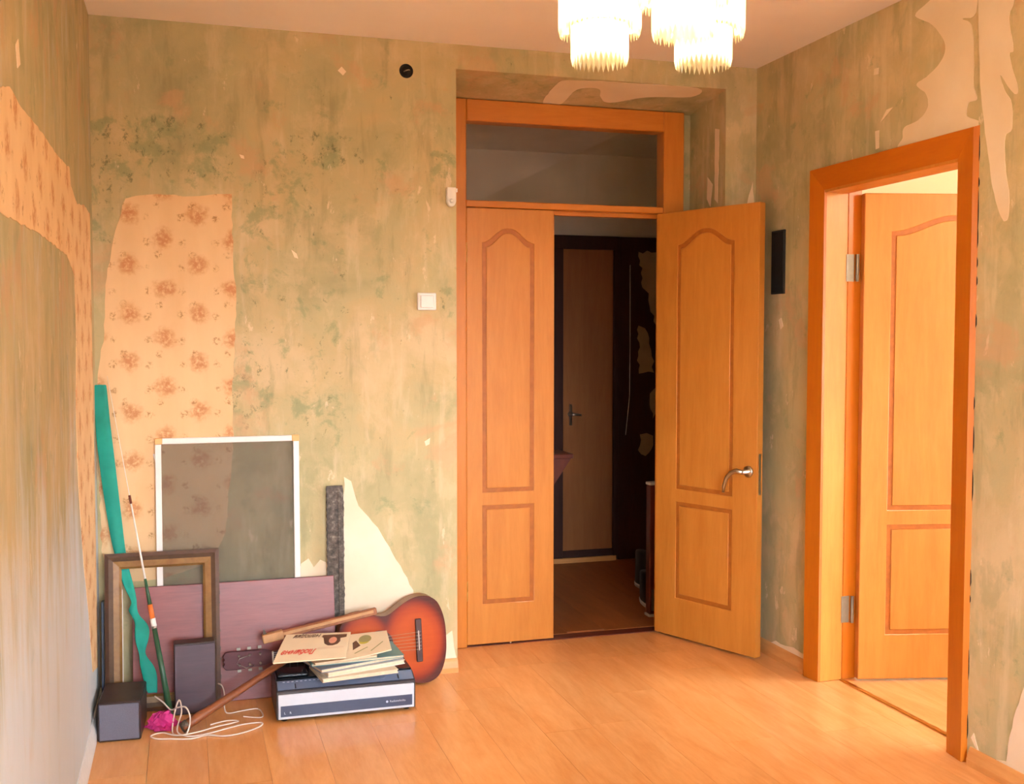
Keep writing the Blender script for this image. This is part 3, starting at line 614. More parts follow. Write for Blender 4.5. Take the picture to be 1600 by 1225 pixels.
for (sx_, sy_) in ((1.411, -1.650), (1.690, -1.705), (1.515, -1.945)):
    dx, dy = sx_-CX, sy_-CY
    MB().tube([(0, 0, -0.30), (dx*0.35, dy*0.35, -0.335), (dx*0.75, dy*0.75, -0.315), (dx, dy, -0.275)], [0.007, 0.006, 0.006, 0.006], 8).build('arm', 'brass', ch, 0, True)
    s_ = MB().tube([(0.106*math.cos(2*PI*i/28), 0.106*math.sin(2*PI*i/28), 0) for i in range(29)], 0.004, 6, False)
    s_.tube([(0.072*math.cos(2*PI*i/24), 0.072*math.sin(2*PI*i/24), -0.088) for i in range(25)], 0.003, 6, False)
    for q in range(3):
        c_, n_ = math.cos(2*PI*q/3), math.sin(2*PI*q/3)
        s_.tube([(0.106*c_, 0.106*n_, 0), (0, 0, 0.012)], 0.003, 6); s_.tube([(0.106*c_, 0.106*n_, 0), (0.072*c_, 0.072*n_, -0.088)], 0.002, 6)
    s_.lathe([(0.0, 0.014), (0.016, 0.012), (0.016, -0.03), (0.0, -0.03)], 12, None, False)
    so = s_.build('shade', 'brass', ch, 0, True); so.location = (dx, dy, 2.340-H)
    for i in range(46):
        a = 2*PI*i/46; d_ = obj('drop', drop_a, 'crystal', so); d_.location = (0.107*math.cos(a), 0.107*math.sin(a), -0.001); d_.rotation_euler = (0, 0, a+PI/2)
    for i in range(33):
        a = 2*PI*i/33+0.1; d_ = obj('drop', drop_b, 'crystal', so); d_.location = (0.073*math.cos(a), 0.073*math.sin(a), -0.088); d_.rotation_euler = (0, 0, a+PI/2)
    MB().lathe([(0.0, -0.115), (0.014, -0.11), (0.024, -0.09), (0.027, -0.07), (0.022, -0.05), (0.013, -0.03), (0.0, -0.028)], 16, None, False).build('bulb', 'bulb', so, 0, True)
    l = bpy.data.lights.new('chandelier_bulb', 'POINT'); l.energy = CHAND_W; l.color = (1.0, 0.84, 0.64); l.shadow_soft_size = 0.035
    lo_ = bpy.data.objects.new('chandelier_bulb', l); col.objects.link(lo_); lo_.location = (sx_, sy_, 2.265)

# ------------------------------------------------------------------ the pile by the back wall
def lean(name, x, y0, y1, z1, z=0.0):    # an Empty on the floor at (x, y0), its local z axis leaning back so that height z1 is over y1
    return empty(name, (x, y0, z), (-math.atan2(y1-y0, z1), 0, 0))
# window screen
M_['screen_frame'] = plain('screen_white', srgb(236, 226, 220), 0.4, 0.03); M_['corner'] = plain('screen_corner_orange', srgb(232, 176, 110), 0.5, 0.05)
t = NT('fly_mesh'); tr = t.n('BsdfTransparent'); df = t.n('BsdfDiffuse'); df.inputs[0].default_value = srgb(128, 122, 112); mx = t.n('MixShader')
wv = t.n('TexChecker'); t.t.links.new(t.pos(scale=(1, 1, 1), kind='obj'), wv.inputs[0]); wv.inputs['Scale'].default_value = 900
t.t.links.new(t.math('ADD', t.math('MULTIPLY', wv.outputs['Fac'], 0.10), 0.27), mx.inputs[0])
t.t.links.new(tr.outputs[0], mx.inputs[1]); t.t.links.new(df.outputs[0], mx.inputs[2]); t.t.links.new(mx.outputs[0], t.out.inputs[0]); M_['mesh'] = t.m
ms = lean('window_screen', 0.488, -0.032, -0.008, 1.02); tag(ms, 'white framed window screen with grey mesh leaning on the back wall', 'window screen')
mh, mw, fwid = 1.026, 0.275, 0.023
for s in (-1, 1):
    MB().box(min(s*mw, s*(mw-fwid)), max(s*mw, s*(mw-fwid)), -0.010, 0.004, fwid, mh-fwid).build('frame_side', 'screen_frame', ms, 0.002)
    for zz in (0.0, mh-fwid):
        MB().box(min(s*mw, s*(mw-fwid-0.004))-0.0005, max(s*mw, s*(mw-fwid-0.004))+0.0005, -0.0105, 0.0045, zz-0.0005, zz+fwid+0.0005).build('corner_bracket', 'corner', ms, 0.002)
for zz in (0.0, mh-fwid): MB().box(-mw+fwid+0.004, mw-fwid-0.004, -0.010, 0.004, zz, zz+fwid).build('frame_rail', 'screen_frame', ms, 0.002)
MB().box(-mw+fwid, mw-fwid, -0.004, -0.003, fwid, mh-fwid).build('mesh', 'mesh', ms)
MB().box(0.19, 0.198, -0.0065, -0.0045, 0.925, 0.965, Matrix.Rotation(-0.25, 4, 'Y') @ Matrix.Translation((-0.225, 0, 0.04))).build('pull_tab', 'screen_frame', ms)
# rusty toothed bar
M_['rust'] = (lambda t: t.principled(t.ramp(t.noise(t.pos(kind='obj'), 60, 7, 0.7), [(0.38, srgb(62, 54, 48)), (0.55, srgb(98, 86, 76)), (0.72, srgb(150, 138, 124))]), 0.6, Metallic=0.3))(NT('mottled_iron'))
tb = lean('toothed_bar', 0.905, -0.033, -0.012, 0.81); tag(tb, 'dark mottled metal bar with toothed edges standing against the back wall', 'metal bar')
pts = []
N = 60
for i in range(N+1): pts.append((0.034+(0.0016 if i % 2 else -0.0008)+0.002*math.sin(i*0.5), 0.815*i/N))
for i in range(N, -1, -1): pts.append((-0.034-(0.0016 if i % 2 else -0.0008)-(0.009 if i < 30 else 0.0), 0.815*i/N))
MB().prism(pts, lambda p, a: (p[0], a, p[1]), -0.004, 0.004).build('plate', 'rust', tb)
MB().box(-0.030, -0.027, -0.009, -0.004, 0.02, 0.79).build('rib', 'rust', tb); MB().box(0.012, 0.034, -0.008, -0.0041, 0.01, 0.80).build('flange', 'rust', tb, 0.001)
# burgundy board
M_['burgundy'] = wood('burgundy_laminate', srgb(122, 52, 48), srgb(146, 70, 62), (1.0, 6, 9), 0.42)
M_['burgundy_edge'] = plain('burgundy_edge', srgb(104, 62, 60), 0.6)
bd = lean('burgundy_board', 0.508, -0.108, -0.042, 0.455); tag(bd, 'burgundy wood grain board leaning behind guitar and gold frame', 'board')
MB().box(-0.385, 0.385, -0.010, 0.006, 0.0, 0.458).build('panel', 'burgundy', bd, 0.001); MB().box(-0.3851, 0.3851, -0.0085, 0.0045, 0.4575, 0.4595).build('edge_band', 'burgundy_edge', bd)
# dark blue board squeezed into the corner
M_['navy'] = plain('dark_blue_board', srgb(44, 54, 74), 0.5)
nb = lean('narrow_board', 0.0212, -0.150, -0.10, 0.42); tag(nb, 'narrow dark blue board in the corner behind the gold frame', 'board'); MB().box(-0.0038, 0.0038, -0.05, 0.006, 0.0, 0.425).build('panel', 'navy', nb, 0.002); MB().box(-0.004, 0.004, -0.0502, 0.0062, 0.425, 0.429).build('top_band', 'black', nb)
# gold picture frame
M_['gilt'] = wood('gilt_wood', srgb(128, 88, 42), srgb(158, 114, 58), (4, 4, 4), 0.55); M_['frame_dark'] = wood('frame_dark_wood', srgb(74, 48, 36), srgb(98, 66, 48), (4, 4, 4), 0.45)
M_['frame_grey'] = wood('frame_grey_wood', srgb(80, 58, 42), srgb(100, 74, 54), (4, 4, 4), 0.6)
pf = lean('picture_frame', 0.236, -0.132, -0.052, 0.585); tag(pf, 'empty gilded picture frame with dark outer edge in the corner', 'picture frame')
pw, ph = 0.209, 0.598
def ring_profile(name, mat, i0, i1, y0, y1):   # mitred ring: from inset i0 to i1, front at y0 (outer) and y1 (inner)
    m = MB()
    o_ = [(-pw+i0, i0), (pw-i0, i0), (pw-i0, ph-i0), (-pw+i0, ph-i0)]; n_ = [(-pw+i1, i1), (pw-i1, i1), (pw-i1, ph-i1), (-pw+i1, ph-i1)]
    vs = [(x, 0.0, z) for x, z in o_]+[(x, 0.0, z) for x, z in n_]+[(x, y0, z) for x, z in o_]+[(x, y1, z) for x, z in n_]
    fs = []
    for j in range(4):
        k = (j+1) % 4; fs += [(j, k, 4+k, 4+j), (8+j, 8+k, 12+k, 12+j), (j, k, 8+k, 8+j), (4+j, 4+k, 12+k, 12+j)]
    return m.add(vs, fs).build(name, mat, pf)
ring_profile('outer_edge', 'frame_dark', 0.0, 0.014, -0.022, -0.026); ring_profile('middle_moulding', 'frame_grey', 0.014, 0.030, -0.026, -0.018)
ring_profile('gilt_moulding', 'gilt', 0.030, 0.052, -0.017, -0.013); ring_profile('inner_lip', 'gilt', 0.052, 0.060, -0.016, -0.008)
MB().box(-pw+0.0605, -pw+0.063, -0.006, -0.001, 0.08, 0.46).build('canvas_edge', 'white', pf)
for i in (0, 1, 3, 4, 6, 9, 10, 12):      # tacks and chipped gesso along the right outer edge
    MB().box(pw, pw+0.0025, -0.016, -0.006, 0.06+i*0.036, 0.069+i*0.036+0.006*(i % 3)).build('tack', 'frame_grey', pf)
# teal cloth strip
M_['teal'] = plain('teal_cloth', srgb(8, 150, 132), 0.7, 0.15, 12)
cl = [(0.02, -0.03, 1.24, 0.024, 0.0), (0.024, -0.03, 1.12, 0.028, 0.1), (0.036, -0.032, 0.98, 0.03, 0.0), (0.05, -0.034, 0.84, 0.029, 0.1), (0.066, -0.036, 0.7, 0.027, -0.1), (0.075, -0.038, 0.62, 0.024, 0.1), (0.094, -0.046, 0.535, 0.018, 0.2), (0.104, -0.052, 0.485, 0.021, 0.0), (0.122, -0.063, 0.435, 0.018, 0.5), (0.134, -0.074, 0.402, 0.012, 1.0), (0.122, -0.084, 0.38, 0.02, 0.2), (0.136, -0.09, 0.355, 0.015, -0.5), (0.158, -0.105, 0.33, 0.025, 0.3), (0.16, -0.12, 0.295, 0.03, 0.0), (0.158, -0.135, 0.255, 0.022, -0.3), (0.158, -0.146, 0.222, 0.012, 0.9), (0.172, -0.155, 0.19, 0.024, 0.0), (0.186, -0.165, 0.15, 0.029, 0.2), (0.19, -0.175, 0.11, 0.024, -0.1), (0.196, -0.185, 0.082, 0.019, 0.0)]
m = MB(); n = 12
for i, (x, y, z, w_, tw) in enumerate(cl):
    for j in range(n):
        q = 2*PI*j/n; a, b = w_*math.cos(q), 0.007*math.sin(q)+0.0025*math.sin(3*q+i)
        m.v.append((x+a*math.cos(tw)-b*math.sin(tw), y+a*math.sin(tw)*0.4+b*math.cos(tw), z+0.002*math.sin(i*2+j)))
m.f = [(i*n+j, i*n+(j+1) % n, (i+1)*n+(j+1) % n, (i+1)*n+j) for i in range(len(cl)-1) for j in range(n)]+[tuple(range(n))[::-1], tuple((len(cl)-1)*n+j for j in range(n))]
ts = tag(m.build('cloth_strip', 'teal', None, 0, True), 'long twisted teal cloth strip leaning in the corner through the gold frame', 'cloth')
sd = ts.modifiers.new('soft', 'SUBSURF'); sd.levels = 1; sd.render_levels = 2
# fishing rod
M_['rod_green'] = plain('rod_green', srgb(44, 84, 58), 0.35); M_['rod_orange'] = plain('rod_orange', srgb(228, 118, 48), 0.5); M_['rod_tip'] = plain('rod_tip', srgb(120, 62, 44), 0.5)
A, B = Vector((0.262, -0.262, 0.008)), Vector((0.045, -0.022, 1.27))
rp = lambda k: tuple(A+(B-A)*k)
rod = empty('fishing_rod', tuple(A)); tag(rod, 'thin fishing rod with green handle and orange band before the gold frame', 'fishing rod')
def rodpart(name, k0, k1, r0, r1, mat):
    o = MB().tube([tuple(Vector(rp(k0))-A), tuple(Vector(rp((k0+k1)/2))-A), tuple(Vector(rp(k1))-A)], [r0, (r0+r1)/2, r1], 10).build(name, mat, rod, 0, True); return o
rodpart('handle', 0.0, 0.255, 0.012, 0.009, 'rod_green'); rodpart('orange_band', 0.255, 0.262, 0.010, 0.010, 'metal'); rodpart('ring', 0.262, 0.285, 0.0105, 0.0105, 'white')
rodpart('grip_band', 0.285, 0.325, 0.0095, 0.009, 'rod_orange'); rodpart('upper_handle', 0.325, 0.40, 0.008, 0.005, 'rod_green'); rodpart('blank', 0.40, 0.62, 0.0042, 0.003, 'white')
rodpart('ferrule', 0.62, 0.645, 0.005, 0.005, 'rod_tip'); rodpart('tip', 0.645, 1.0, 0.0016, 0.0008, 'white')
# loudspeakers
M_['speaker_wood'] = wood('speaker_brown', srgb(46, 32, 32), srgb(62, 44, 42), (3, 3, 8), 0.4); M_['speaker_cloth'] = plain('speaker_grey_cloth', srgb(104, 102, 116), 0.6, 0.08, 300); M_['speaker_front'] = wood('speaker_plum', srgb(72, 54, 64), srgb(84, 64, 72), (1, 1, 10), 0.5)
sp = empty('small_loudspeaker', (0.0915, -0.435, 0.0), (0, 0, math.radians(-3))); tag(sp, 'small boxy loudspeaker with grey front by the left wall', 'loudspeaker')
MB().box(-0.072, 0.072, 0.0, 0.23, 0.0, 0.139).build('cabinet', 'speaker_wood', sp, 0.004); MB().box(-0.066, 0.066, -0.004, 0.0, 0.006, 0.133).build('grille', 'speaker_cloth', sp, 0.002)
tp_ = empty('tall_loudspeaker', (0.350, -0.222, 0.0), (0, 0, math.radians(3))); tag(tp_, 'tall narrow plum brown loudspeaker in front of the gold frame', 'loudspeaker')
MB().box(-0.074, 0.074, 0.0, 0.058, 0.0, 0.272).build('cabinet', 'speaker_wood', tp_, 0.003); MB().box(-0.073, 0.073, -0.003, 0.0, 0.004, 0.264).build('front_panel', 'speaker_front', tp_, 0.001)
# pink cloth
M_['pink'] = plain('magenta_cloth', srgb(206, 50, 128), 0.7, 0.2, 20)
m = MB(); rng = random.Random(4); nu, nv = 18, 9
for i in range(nv+1):
    for j in range(nu):
        q = 2*PI*j/nu; ph_ = (PI/2)*i/nv; r_ = math.cos(ph_)*(1+0.24*math.sin(3*q+i)+0.2*math.sin(5*q+2*i)+rng.uniform(-0.16, 0.16)); m.v.append((0.062*r_*math.cos(q), 0.055*r_*math.sin(q), 0.002+0.062*math.sin(ph_)*(1+0.5*math.sin(4*q+2*i)*math.cos(ph_))))
m.f = [(i*nu+j, i*nu+(j+1) % nu, (i+1)*nu+(j+1) % nu, (i+1)*nu+j) for i in range(nv) for j in range(nu)]+[tuple(range(nu))[::-1]]
pk = tag(m.build('crumpled_cloth', 'pink', None, 0, False), 'crumpled magenta cloth on the floor beside small loudspeaker', 'cloth'); pk.location = (0.232, -0.340, 0.0); pk.scale = (0.8, 0.8, 0.85)
# guitar
def gtr_mat():
    t = NT('sunburst')
    def ell(cx, rx, rz):
        mp = t.n('Mapping'); t.t.links.new(t.n('TexCoord').outputs['Object'], mp.inputs[0]); mp.inputs['Location'].default_value = (-cx/rx, 0, 0); mp.inputs['Scale'].default_value = (1/rx, 0, 1/rz)
        l_ = t.n('VectorMath', operation='LENGTH'); t.t.links.new(mp.outputs[0], l_.inputs[0]); return l_.outputs['Value']
    d_ = t.math('SMOOTH_MIN', ell(0.312, 0.134, 0.172), ell(0.105, 0.112, 0.136), 0.25)
    c = t.ramp(d_, [(0.55, srgb(190, 76, 12)), (0.76, srgb(170, 58, 10)), (0.92, srgb(112, 24, 8)), (1.02, srgb(62, 12, 8))])
    n = t.noise(t.pos(scale=(1, 4, 14), kind='obj'), 6, 5); c = t.mix(0.08, c, t.ramp(n, [(0.3, srgb(150, 50, 10)), (0.7, srgb(220, 110, 40))]))
    return t.principled(c, 0.35, Specular_IOR_Level=0.35)
M_['sunburst'] = gtr_mat(); M_['gtr_side'] = wood('guitar_side', srgb(128, 84, 48), srgb(150, 104, 64), (2, 2, 2), 0.4); M_['gtr_neck'] = wood('guitar_neck', srgb(96, 50, 38), srgb(124, 70, 52), (1, 6, 6), 0.4); M_['rosewood'] = wood('rosewood', srgb(58, 30, 28), srgb(84, 46, 40), (1, 6, 6), 0.45)
M_['gtr_head'] = wood('guitar_head', srgb(84, 42, 48), srgb(102, 54, 60), (1, 6, 6), 0.6, coat=0.0); M_['cream_bind'] = plain('cream_binding', srgb(214, 178, 128), 0.5)
gu = empty('guitar', (0.899, -0.137, 0.177), (math.radians(-4), math.radians(-1.5), math.radians(1.5))); tag(gu, 'orange sunburst acoustic guitar lying on its side against the wall', 'guitar')
# local: x from the neck joint (0) to the tail (0.44), z across, y = 0 the top, +y the back
half = [(0.0, 0.030), (0.006, 0.073), (0.025, 0.104), (0.06, 0.122), (0.10, 0.128), (0.14, 0.120), (0.175, 0.111), (0.205, 0.113), (0.24, 0.134), (0.275, 0.156), (0.31, 0.171), (0.345, 0.176), (0.38, 0.169), (0.41, 0.146), (0.43, 0.102), (0.440, 0.052), (0.442, 0.0)]
def smooth_half(h):
    out = []
    for i in range(len(h)-1):
        p0, p1, p2, p3 = (Vector(h[max(i-1, 0)]), Vector(h[i]), Vector(h[i+1]), Vector(h[min(i+2, len(h)-1)]))
        for k in range(3):
            u = k/3; out.append(tuple(0.5*((2*p1)+(-p0+p2)*u+(2*p0-5*p1+4*p2-p3)*u*u+(-p0+3*p1-3*p2+p3)*u**3)))
    out.append(h[-1]); return out
hs = smooth_half(half); outline = hs+[(x, -z) for x, z in hs[-2::-1]]
g_xy = lambda p, a: (p[0], a, p[1])
MB().prism(outline, g_xy, 0.0015, 0.074).build('body_side', 'gtr_side', gu, 0)
MB().prism([(0.221+(x-0.221)*1.004, z*1.008) for x, z in outline], g_xy, -0.0015, 0.0014).build('soundboard', 'sunburst', gu, 0.0008)
MB().prism([(0.221+(x-0.221)*1.004, z*1.008) for x, z in outline], g_xy, 0.0741, 0.077).build('back', 'gtr_side', gu, 0.0008)
ry = Matrix.Rotation(PI/2, 4, 'X')
MB().lathe([(0.0, 0.0017), (0.043, 0.0017), (0.043, 0.0021), (0.0, 0.0021)], 32, Matrix.Translation((0.165, 0, 0)) @ ry, False).build('sound_hole', 'void', gu)
MB().lathe([(0.043, 0.0016), (0.043, 0.0026), (0.056, 0.0026), (0.056, 0.0016)], 32, Matrix.Translation((0.165, 0, 0)) @ ry, False).build('rosette', 'rosewood', gu)
br = MB().box(0.314, 0.340, -0.011, -0.0016, -0.088, 0.088).build('bridge', 'rosewood', gu, 0.003); MB().box(0.324, 0.327, -0.0145, -0.011, -0.040, 0.040).build('saddle', 'white', br)
MB().prism([(-0.255, 0.022), (0.115, 0.028), (0.115, -0.028), (-0.255, -0.022)], g_xy, -0.0095, -0.0018).build('fingerboard', 'rosewood', gu, 0.001)
for i in range(15):
    x = 0.325-0.58*2**(-i/12.0); MB().box(x-0.001, x+0.001, -0.0108, -0.0095, -0.022-0.006*(x+0.255)/0.37, 0.022+0.006*(x+0.255)/0.37).build('fret', 'metal', gu)
MB().prism([(-0.26, 0.022), (0.0, 0.026), (0.0, -0.026), (-0.26, -0.022)], g_xy, -0.0018, 0.018).build('neck', 'gtr_neck', gu, 0.005, False, 2)
hd_ = MB().prism([(-0.257, 0.022), (-0.285, 0.030), (-0.41, 0.036), (-0.435, 0.034), (-0.446, 0.020), (-0.440, 0.008), (-0.446, 0.0), (-0.440, -0.008), (-0.446, -0.020), (-0.435, -0.034), (-0.41, -0.036), (-0.285, -0.030), (-0.257, -0.022)], g_xy, 0.004, 0.018).build('headstock', 'gtr_head', gu, 0.002)
MB().box(-0.260, -0.255, -0.0125, 0.0, -0.022, 0.022).build('nut', 'white', gu)
for s in (-1, 1):
    for k in range(3):
        x = -0.305-k*0.040
        pg = MB().lathe([(0.0, 0.0), (0.0045, 0.0), (0.0045, 0.014), (0.0, 0.016)], 10, Matrix.Translation((x, 0.004, s*0.018)) @ ry, False); pg.box(x-0.007, x+0.007, 0.008, 0.012, min(s*0.037, s*0.047), max(s*0.037, s*0.047))
        pg.build('tuning_peg', 'dull_metal', hd_, 0.001)
for k in range(6):
    z0 = -0.018+k*0.0072; z1 = -0.035+k*0.014; MB().tube([(-0.257, -0.0130, z0), (0.325, -0.0150, z1), (0.337, -0.010, z1)], 0.0007, 5).build('string', 'metal', gu)
MB().tube([(-0.335, -0.004, 0.02), (-0.385, -0.018, 0.010), (-0.395, -0.012, -0.010), (-0.36, -0.016, -0.028), (-0.33, -0.004, -0.02)], 0.0011, 6).build('loose_string', 'metal', gu, 0, True)
# wooden tools
M_['tool_wood'] = wood('worn_tool_wood', srgb(132, 78, 46), srgb(164, 104, 66), (8, 8, 8), 0.5); M_['tool_dark'] = wood('dark_tool_wood', srgb(120, 62, 34), srgb(152, 88, 52), (8, 8, 8), 0.45); M_['tool_block'] = plain('raw_wood', srgb(188, 140, 96), 0.6)
def oriented(name, a, b, roll=0.0):
    a, b = Vector(a), Vector(b); d_ = (b-a).normalized(); s_ = d_.cross(Vector((0, 0, 1))).normalized(); u_ = s_.cross(d_)
    m = Matrix((d_, -s_, u_)).transposed().to_4x4() @ Matrix.Rotation(roll, 4, 'X'); m.translation = a
    e_ = empty(name); e_.matrix_world = m; return e_, (b-a).length
st1, L = oriented('slatted_stick', (0.602, -0.172, 0.250), (1.048, -0.160, 0.326)); tag(st1, 'wooden slat with pale block end resting over the guitar neck', 'wooden slat')
MB().box(0.06, L, -0.010, 0.010, -0.014, 0.014).build('bar', 'tool_wood', st1, 0.003); MB().box(0.03, L*0.97, -0.014, -0.0101, -0.002, 0.010).build('batten', 'tool_block', st1, 0.001)
MB().box(0.0, 0.08, -0.018, 0.014, -0.016, 0.018).build('block', 'tool_block', st1, 0.003); MB().prism([(0.005, 0.018), (0.020, 0.018), (0.010, 0.040)], lambda p, a: (p[0], a, p[1]), -0.004, 0.004).build('spike', 'rust', st1)
st2, L = oriented('walking_stick', (0.302, -0.420, 0.020), (0.700, -0.270, 0.200)); tag(st2, 'long worn wooden tool handle slanting from floor up to record player', 'tool handle')
MB().tube([(0.0, 0, 0), (0.05, 0, 0.001), (0.12, 0, 0.0), (0.3, 0, 0), (L, 0, 0)], [0.020, 0.022, 0.0185, 0.0155, 0.014], 12, True, 0.8).build('shaft', 'tool_dark', st2, 0, True)
MB().lathe([(0.0, -0.004), (0.019, -0.002), (0.0205, 0.02), (0.019, 0.022), (0.0, 0.022)], 14, Matrix.Rotation(PI/2, 4, 'Y'), False).build('end_cap', 'rust', st2, 0, True)
# record player
M_['rp_body'] = wood('record_player_case', srgb(50, 42, 44), srgb(64, 54, 56), (1, 6, 6), 0.4); M_['rp_top'] = plain('record_player_grey', srgb(112, 124, 150), 0.28, 0.06, 5, Coat_Weight=0.3); M_['rp_white'] = plain('record_player_white', srgb(206, 210, 220), 0.35, 0.02); M_['rp_strip'] = plain('record_player_navy', srgb(56, 62, 88), 0.3, 0.06); M_['rp_lid'] = plain('smoked_lid', srgb(26, 30, 36), 0.12, 0.1, 5); M_['rp_print'] = plain('pale_print', srgb(196, 202, 220), 0.5, 0.02); M_['rp_dark'] = plain('dark_dial', srgb(40, 44, 58), 0.4)
RW = 0.518
rpz = empty('record_player', (0.634, -0.418, 0.0), (0, 0, math.radians(0.0))); tag(rpz, 'record player with white and navy front panel, books on top', 'record player')
MB().prism([(0.0, 0.010), (0.0, 0.116), (0.052, 0.138), (0.260, 0.138), (0.260, 0.010)], lambda p, a: (a, p[0], p[1]), 0.0, RW).build('case', 'rp_body', rpz, 0.003)
fp = MB().box(0.006, RW-0.006, -0.006, 0.0, 0.014, 0.106).build('front_panel', 'rp_white', rpz, 0.002)
MB().box(0.014, RW-0.014, -0.0075, -0.006, 0.024, 0.064).build('front_strip', 'rp_strip', fp)
sl_ = math.atan2(0.022, 0.052)
mt = Matrix.Translation((0.0, 0.0, 0.1165)) @ Matrix.Rotation(sl_, 4, 'X')
tpn = MB().box(0.006, RW-0.006, 0.002, 0.056, 0.0, 0.003, mt).build('control_panel', 'rp_top', rpz)
MB().box(0.006, RW-0.006, -0.0005, 0.003, 0.0005, 0.0038, mt).build('lower_ridge', 'rp_dark', tpn)
for x in (0.070, 0.455): MB().box(x-0.002, x+0.002, 0.010, 0.032, 0.003, 0.006, mt).build('slider', 'rp_dark', tpn)
for i in range(13): MB().box(0.026+i*0.016, 0.034+i*0.016, 0.045, 0.049, 0.003, 0.0035, mt).build('scale_mark', 'rp_print', tpn)
MB().lathe([(0.0, 0.005), (0.011, 0.005), (0.013, 0.003), (0.0, 0.003)], 16, mt @ Matrix.Translation((0.395, 0.030, 0)), False).build('knob', 'rp_top', tpn)
MB().box(0.004, RW-0.004, 0.060, 0.256, 0.138, 0.146).build('dust_cover', 'rp_lid', rpz, 0.002)
MB().box(0.010, 0.122, 0.070, 0.250, 0.1462, 0.160).build('platter_cover', 'rp_lid', rpz, 0.004)
for x in (0.03, RW-0.03):
    for y in (0.03, 0.235): MB().lathe([(0.0, 0.0), (0.012, 0.0), (0.014, 0.010), (0.0, 0.010)], 12, Matrix.Translation((x, y, 0)), False).build('foot', 'black', rpz)
def lettering(name, text, size, mat, parent, m, extrude=0.0002, italic=0.0):
    cu = bpy.data.curves.new(name, 'FONT'); cu.body = text; cu.size = size; cu.extrude = extrude; cu.shear = italic; cu.resolution_u = 2
    tmp = bpy.data.objects.new(name, cu); col.objects.link(tmp)
    me = bpy.data.meshes.new_from_object(tmp.evaluated_get(bpy.context.evaluated_depsgraph_get())); bpy.data.objects.remove(tmp); bpy.data.curves.remove(cu)
    me.materials.clear(); me.transform(m); return obj(name, me, mat, parent)
lettering('maker_lettering', 'Radiotehnika', 0.0115, 'rp_print', fp, Matrix.Translation((0.418, -0.0078, 0.041)) @ Matrix.Rotation(PI/2, 4, 'X'))
MB().lathe([(0.0, 0.0), (0.0045, 0.0), (0.0045, 0.0006), (0.0, 0.0006)], 14, Matrix.Translation((0.408, -0.0075, 0.0445)) @ ry, False).build('maker_emblem', 'rp_print', fp)
for x, ch_ in ((0.026, 'L'), (0.046, 'R')): lettering('socket_lettering', ch_, 0.012, 'rp_print', fp, Matrix.Translation((x, -0.0078, 0.034)) @ Matrix.Rotation(PI/2, 4, 'X'))
# books on the record player
M_['pages'] = plain('book_pages', srgb(226, 204, 172), 0.8, 0.08, 80)
def book(name, fl_, fr_, depth, z0, th, cover, label, shear=0.0):
    a, b = Vector(fl_), Vector(fr_); w_ = (b-a).length; rz = math.atan2(b.y-a.y, b.x-a.x)
    e_ = empty(name, (a.x, a.y, z0), (0, 0, rz)); tag(e_, label, 'book', 'books stacked on the record player')
    c_ = min(0.0022, th*0.2)
    MB().box(0.003, w_-0.003, 0.002, depth-0.002, c_, th-c_).build('pages', 'pages', e_)
    MB().box(0, w_, 0, depth, 0, c_).build('lower_cover', cover, e_); MB().box(0, w_, 0, depth, th-c_, th).build('upper_cover', cover, e_)
    MB().box(0, w_, depth-0.002, depth+0.0008, c_, th-c_).build('spine', cover, e_)
    return e_
def cov(n, r, g, b): M_[n] = plain(n, srgb(r, g, b), 0.45, 0.06, 20)
cov('cover_cream', 226, 206, 178); cov('cover_white', 224, 212, 196); cov('cover_grey', 120, 126, 140); cov('cover_teal', 118, 158, 152); cov('cover_peach', 232, 196, 150); cov('cover_green', 58, 92, 84)
book('book', (0.798, -0.452), (1.088, -0.412), 0.20, 0.1465, 0.014, 'cover_cream', 'cream paperback at the bottom of the book stack')
book('book', (0.819, -0.440), (1.125, -0.352), 0.188, 0.161, 0.016, 'cover_white', 'thick white paged book second from the bottom of stack')
book('book', (0.795, -0.436), (1.122, -0.336), 0.182, 0.1775, 0.014, 'cover_grey', 'grey covered book in the middle of the stack')
book('book', (0.765, -0.392), (1.118, -0.372), 0.20, 0.192, 0.010, 'cover_teal', 'pale teal covered book near the top of stack')
book('book', (0.775, -0.412), (1.015, -0.375), 0.18, 0.2025, 0.008, 'cover_peach', 'thin peach booklet right under the magazines')
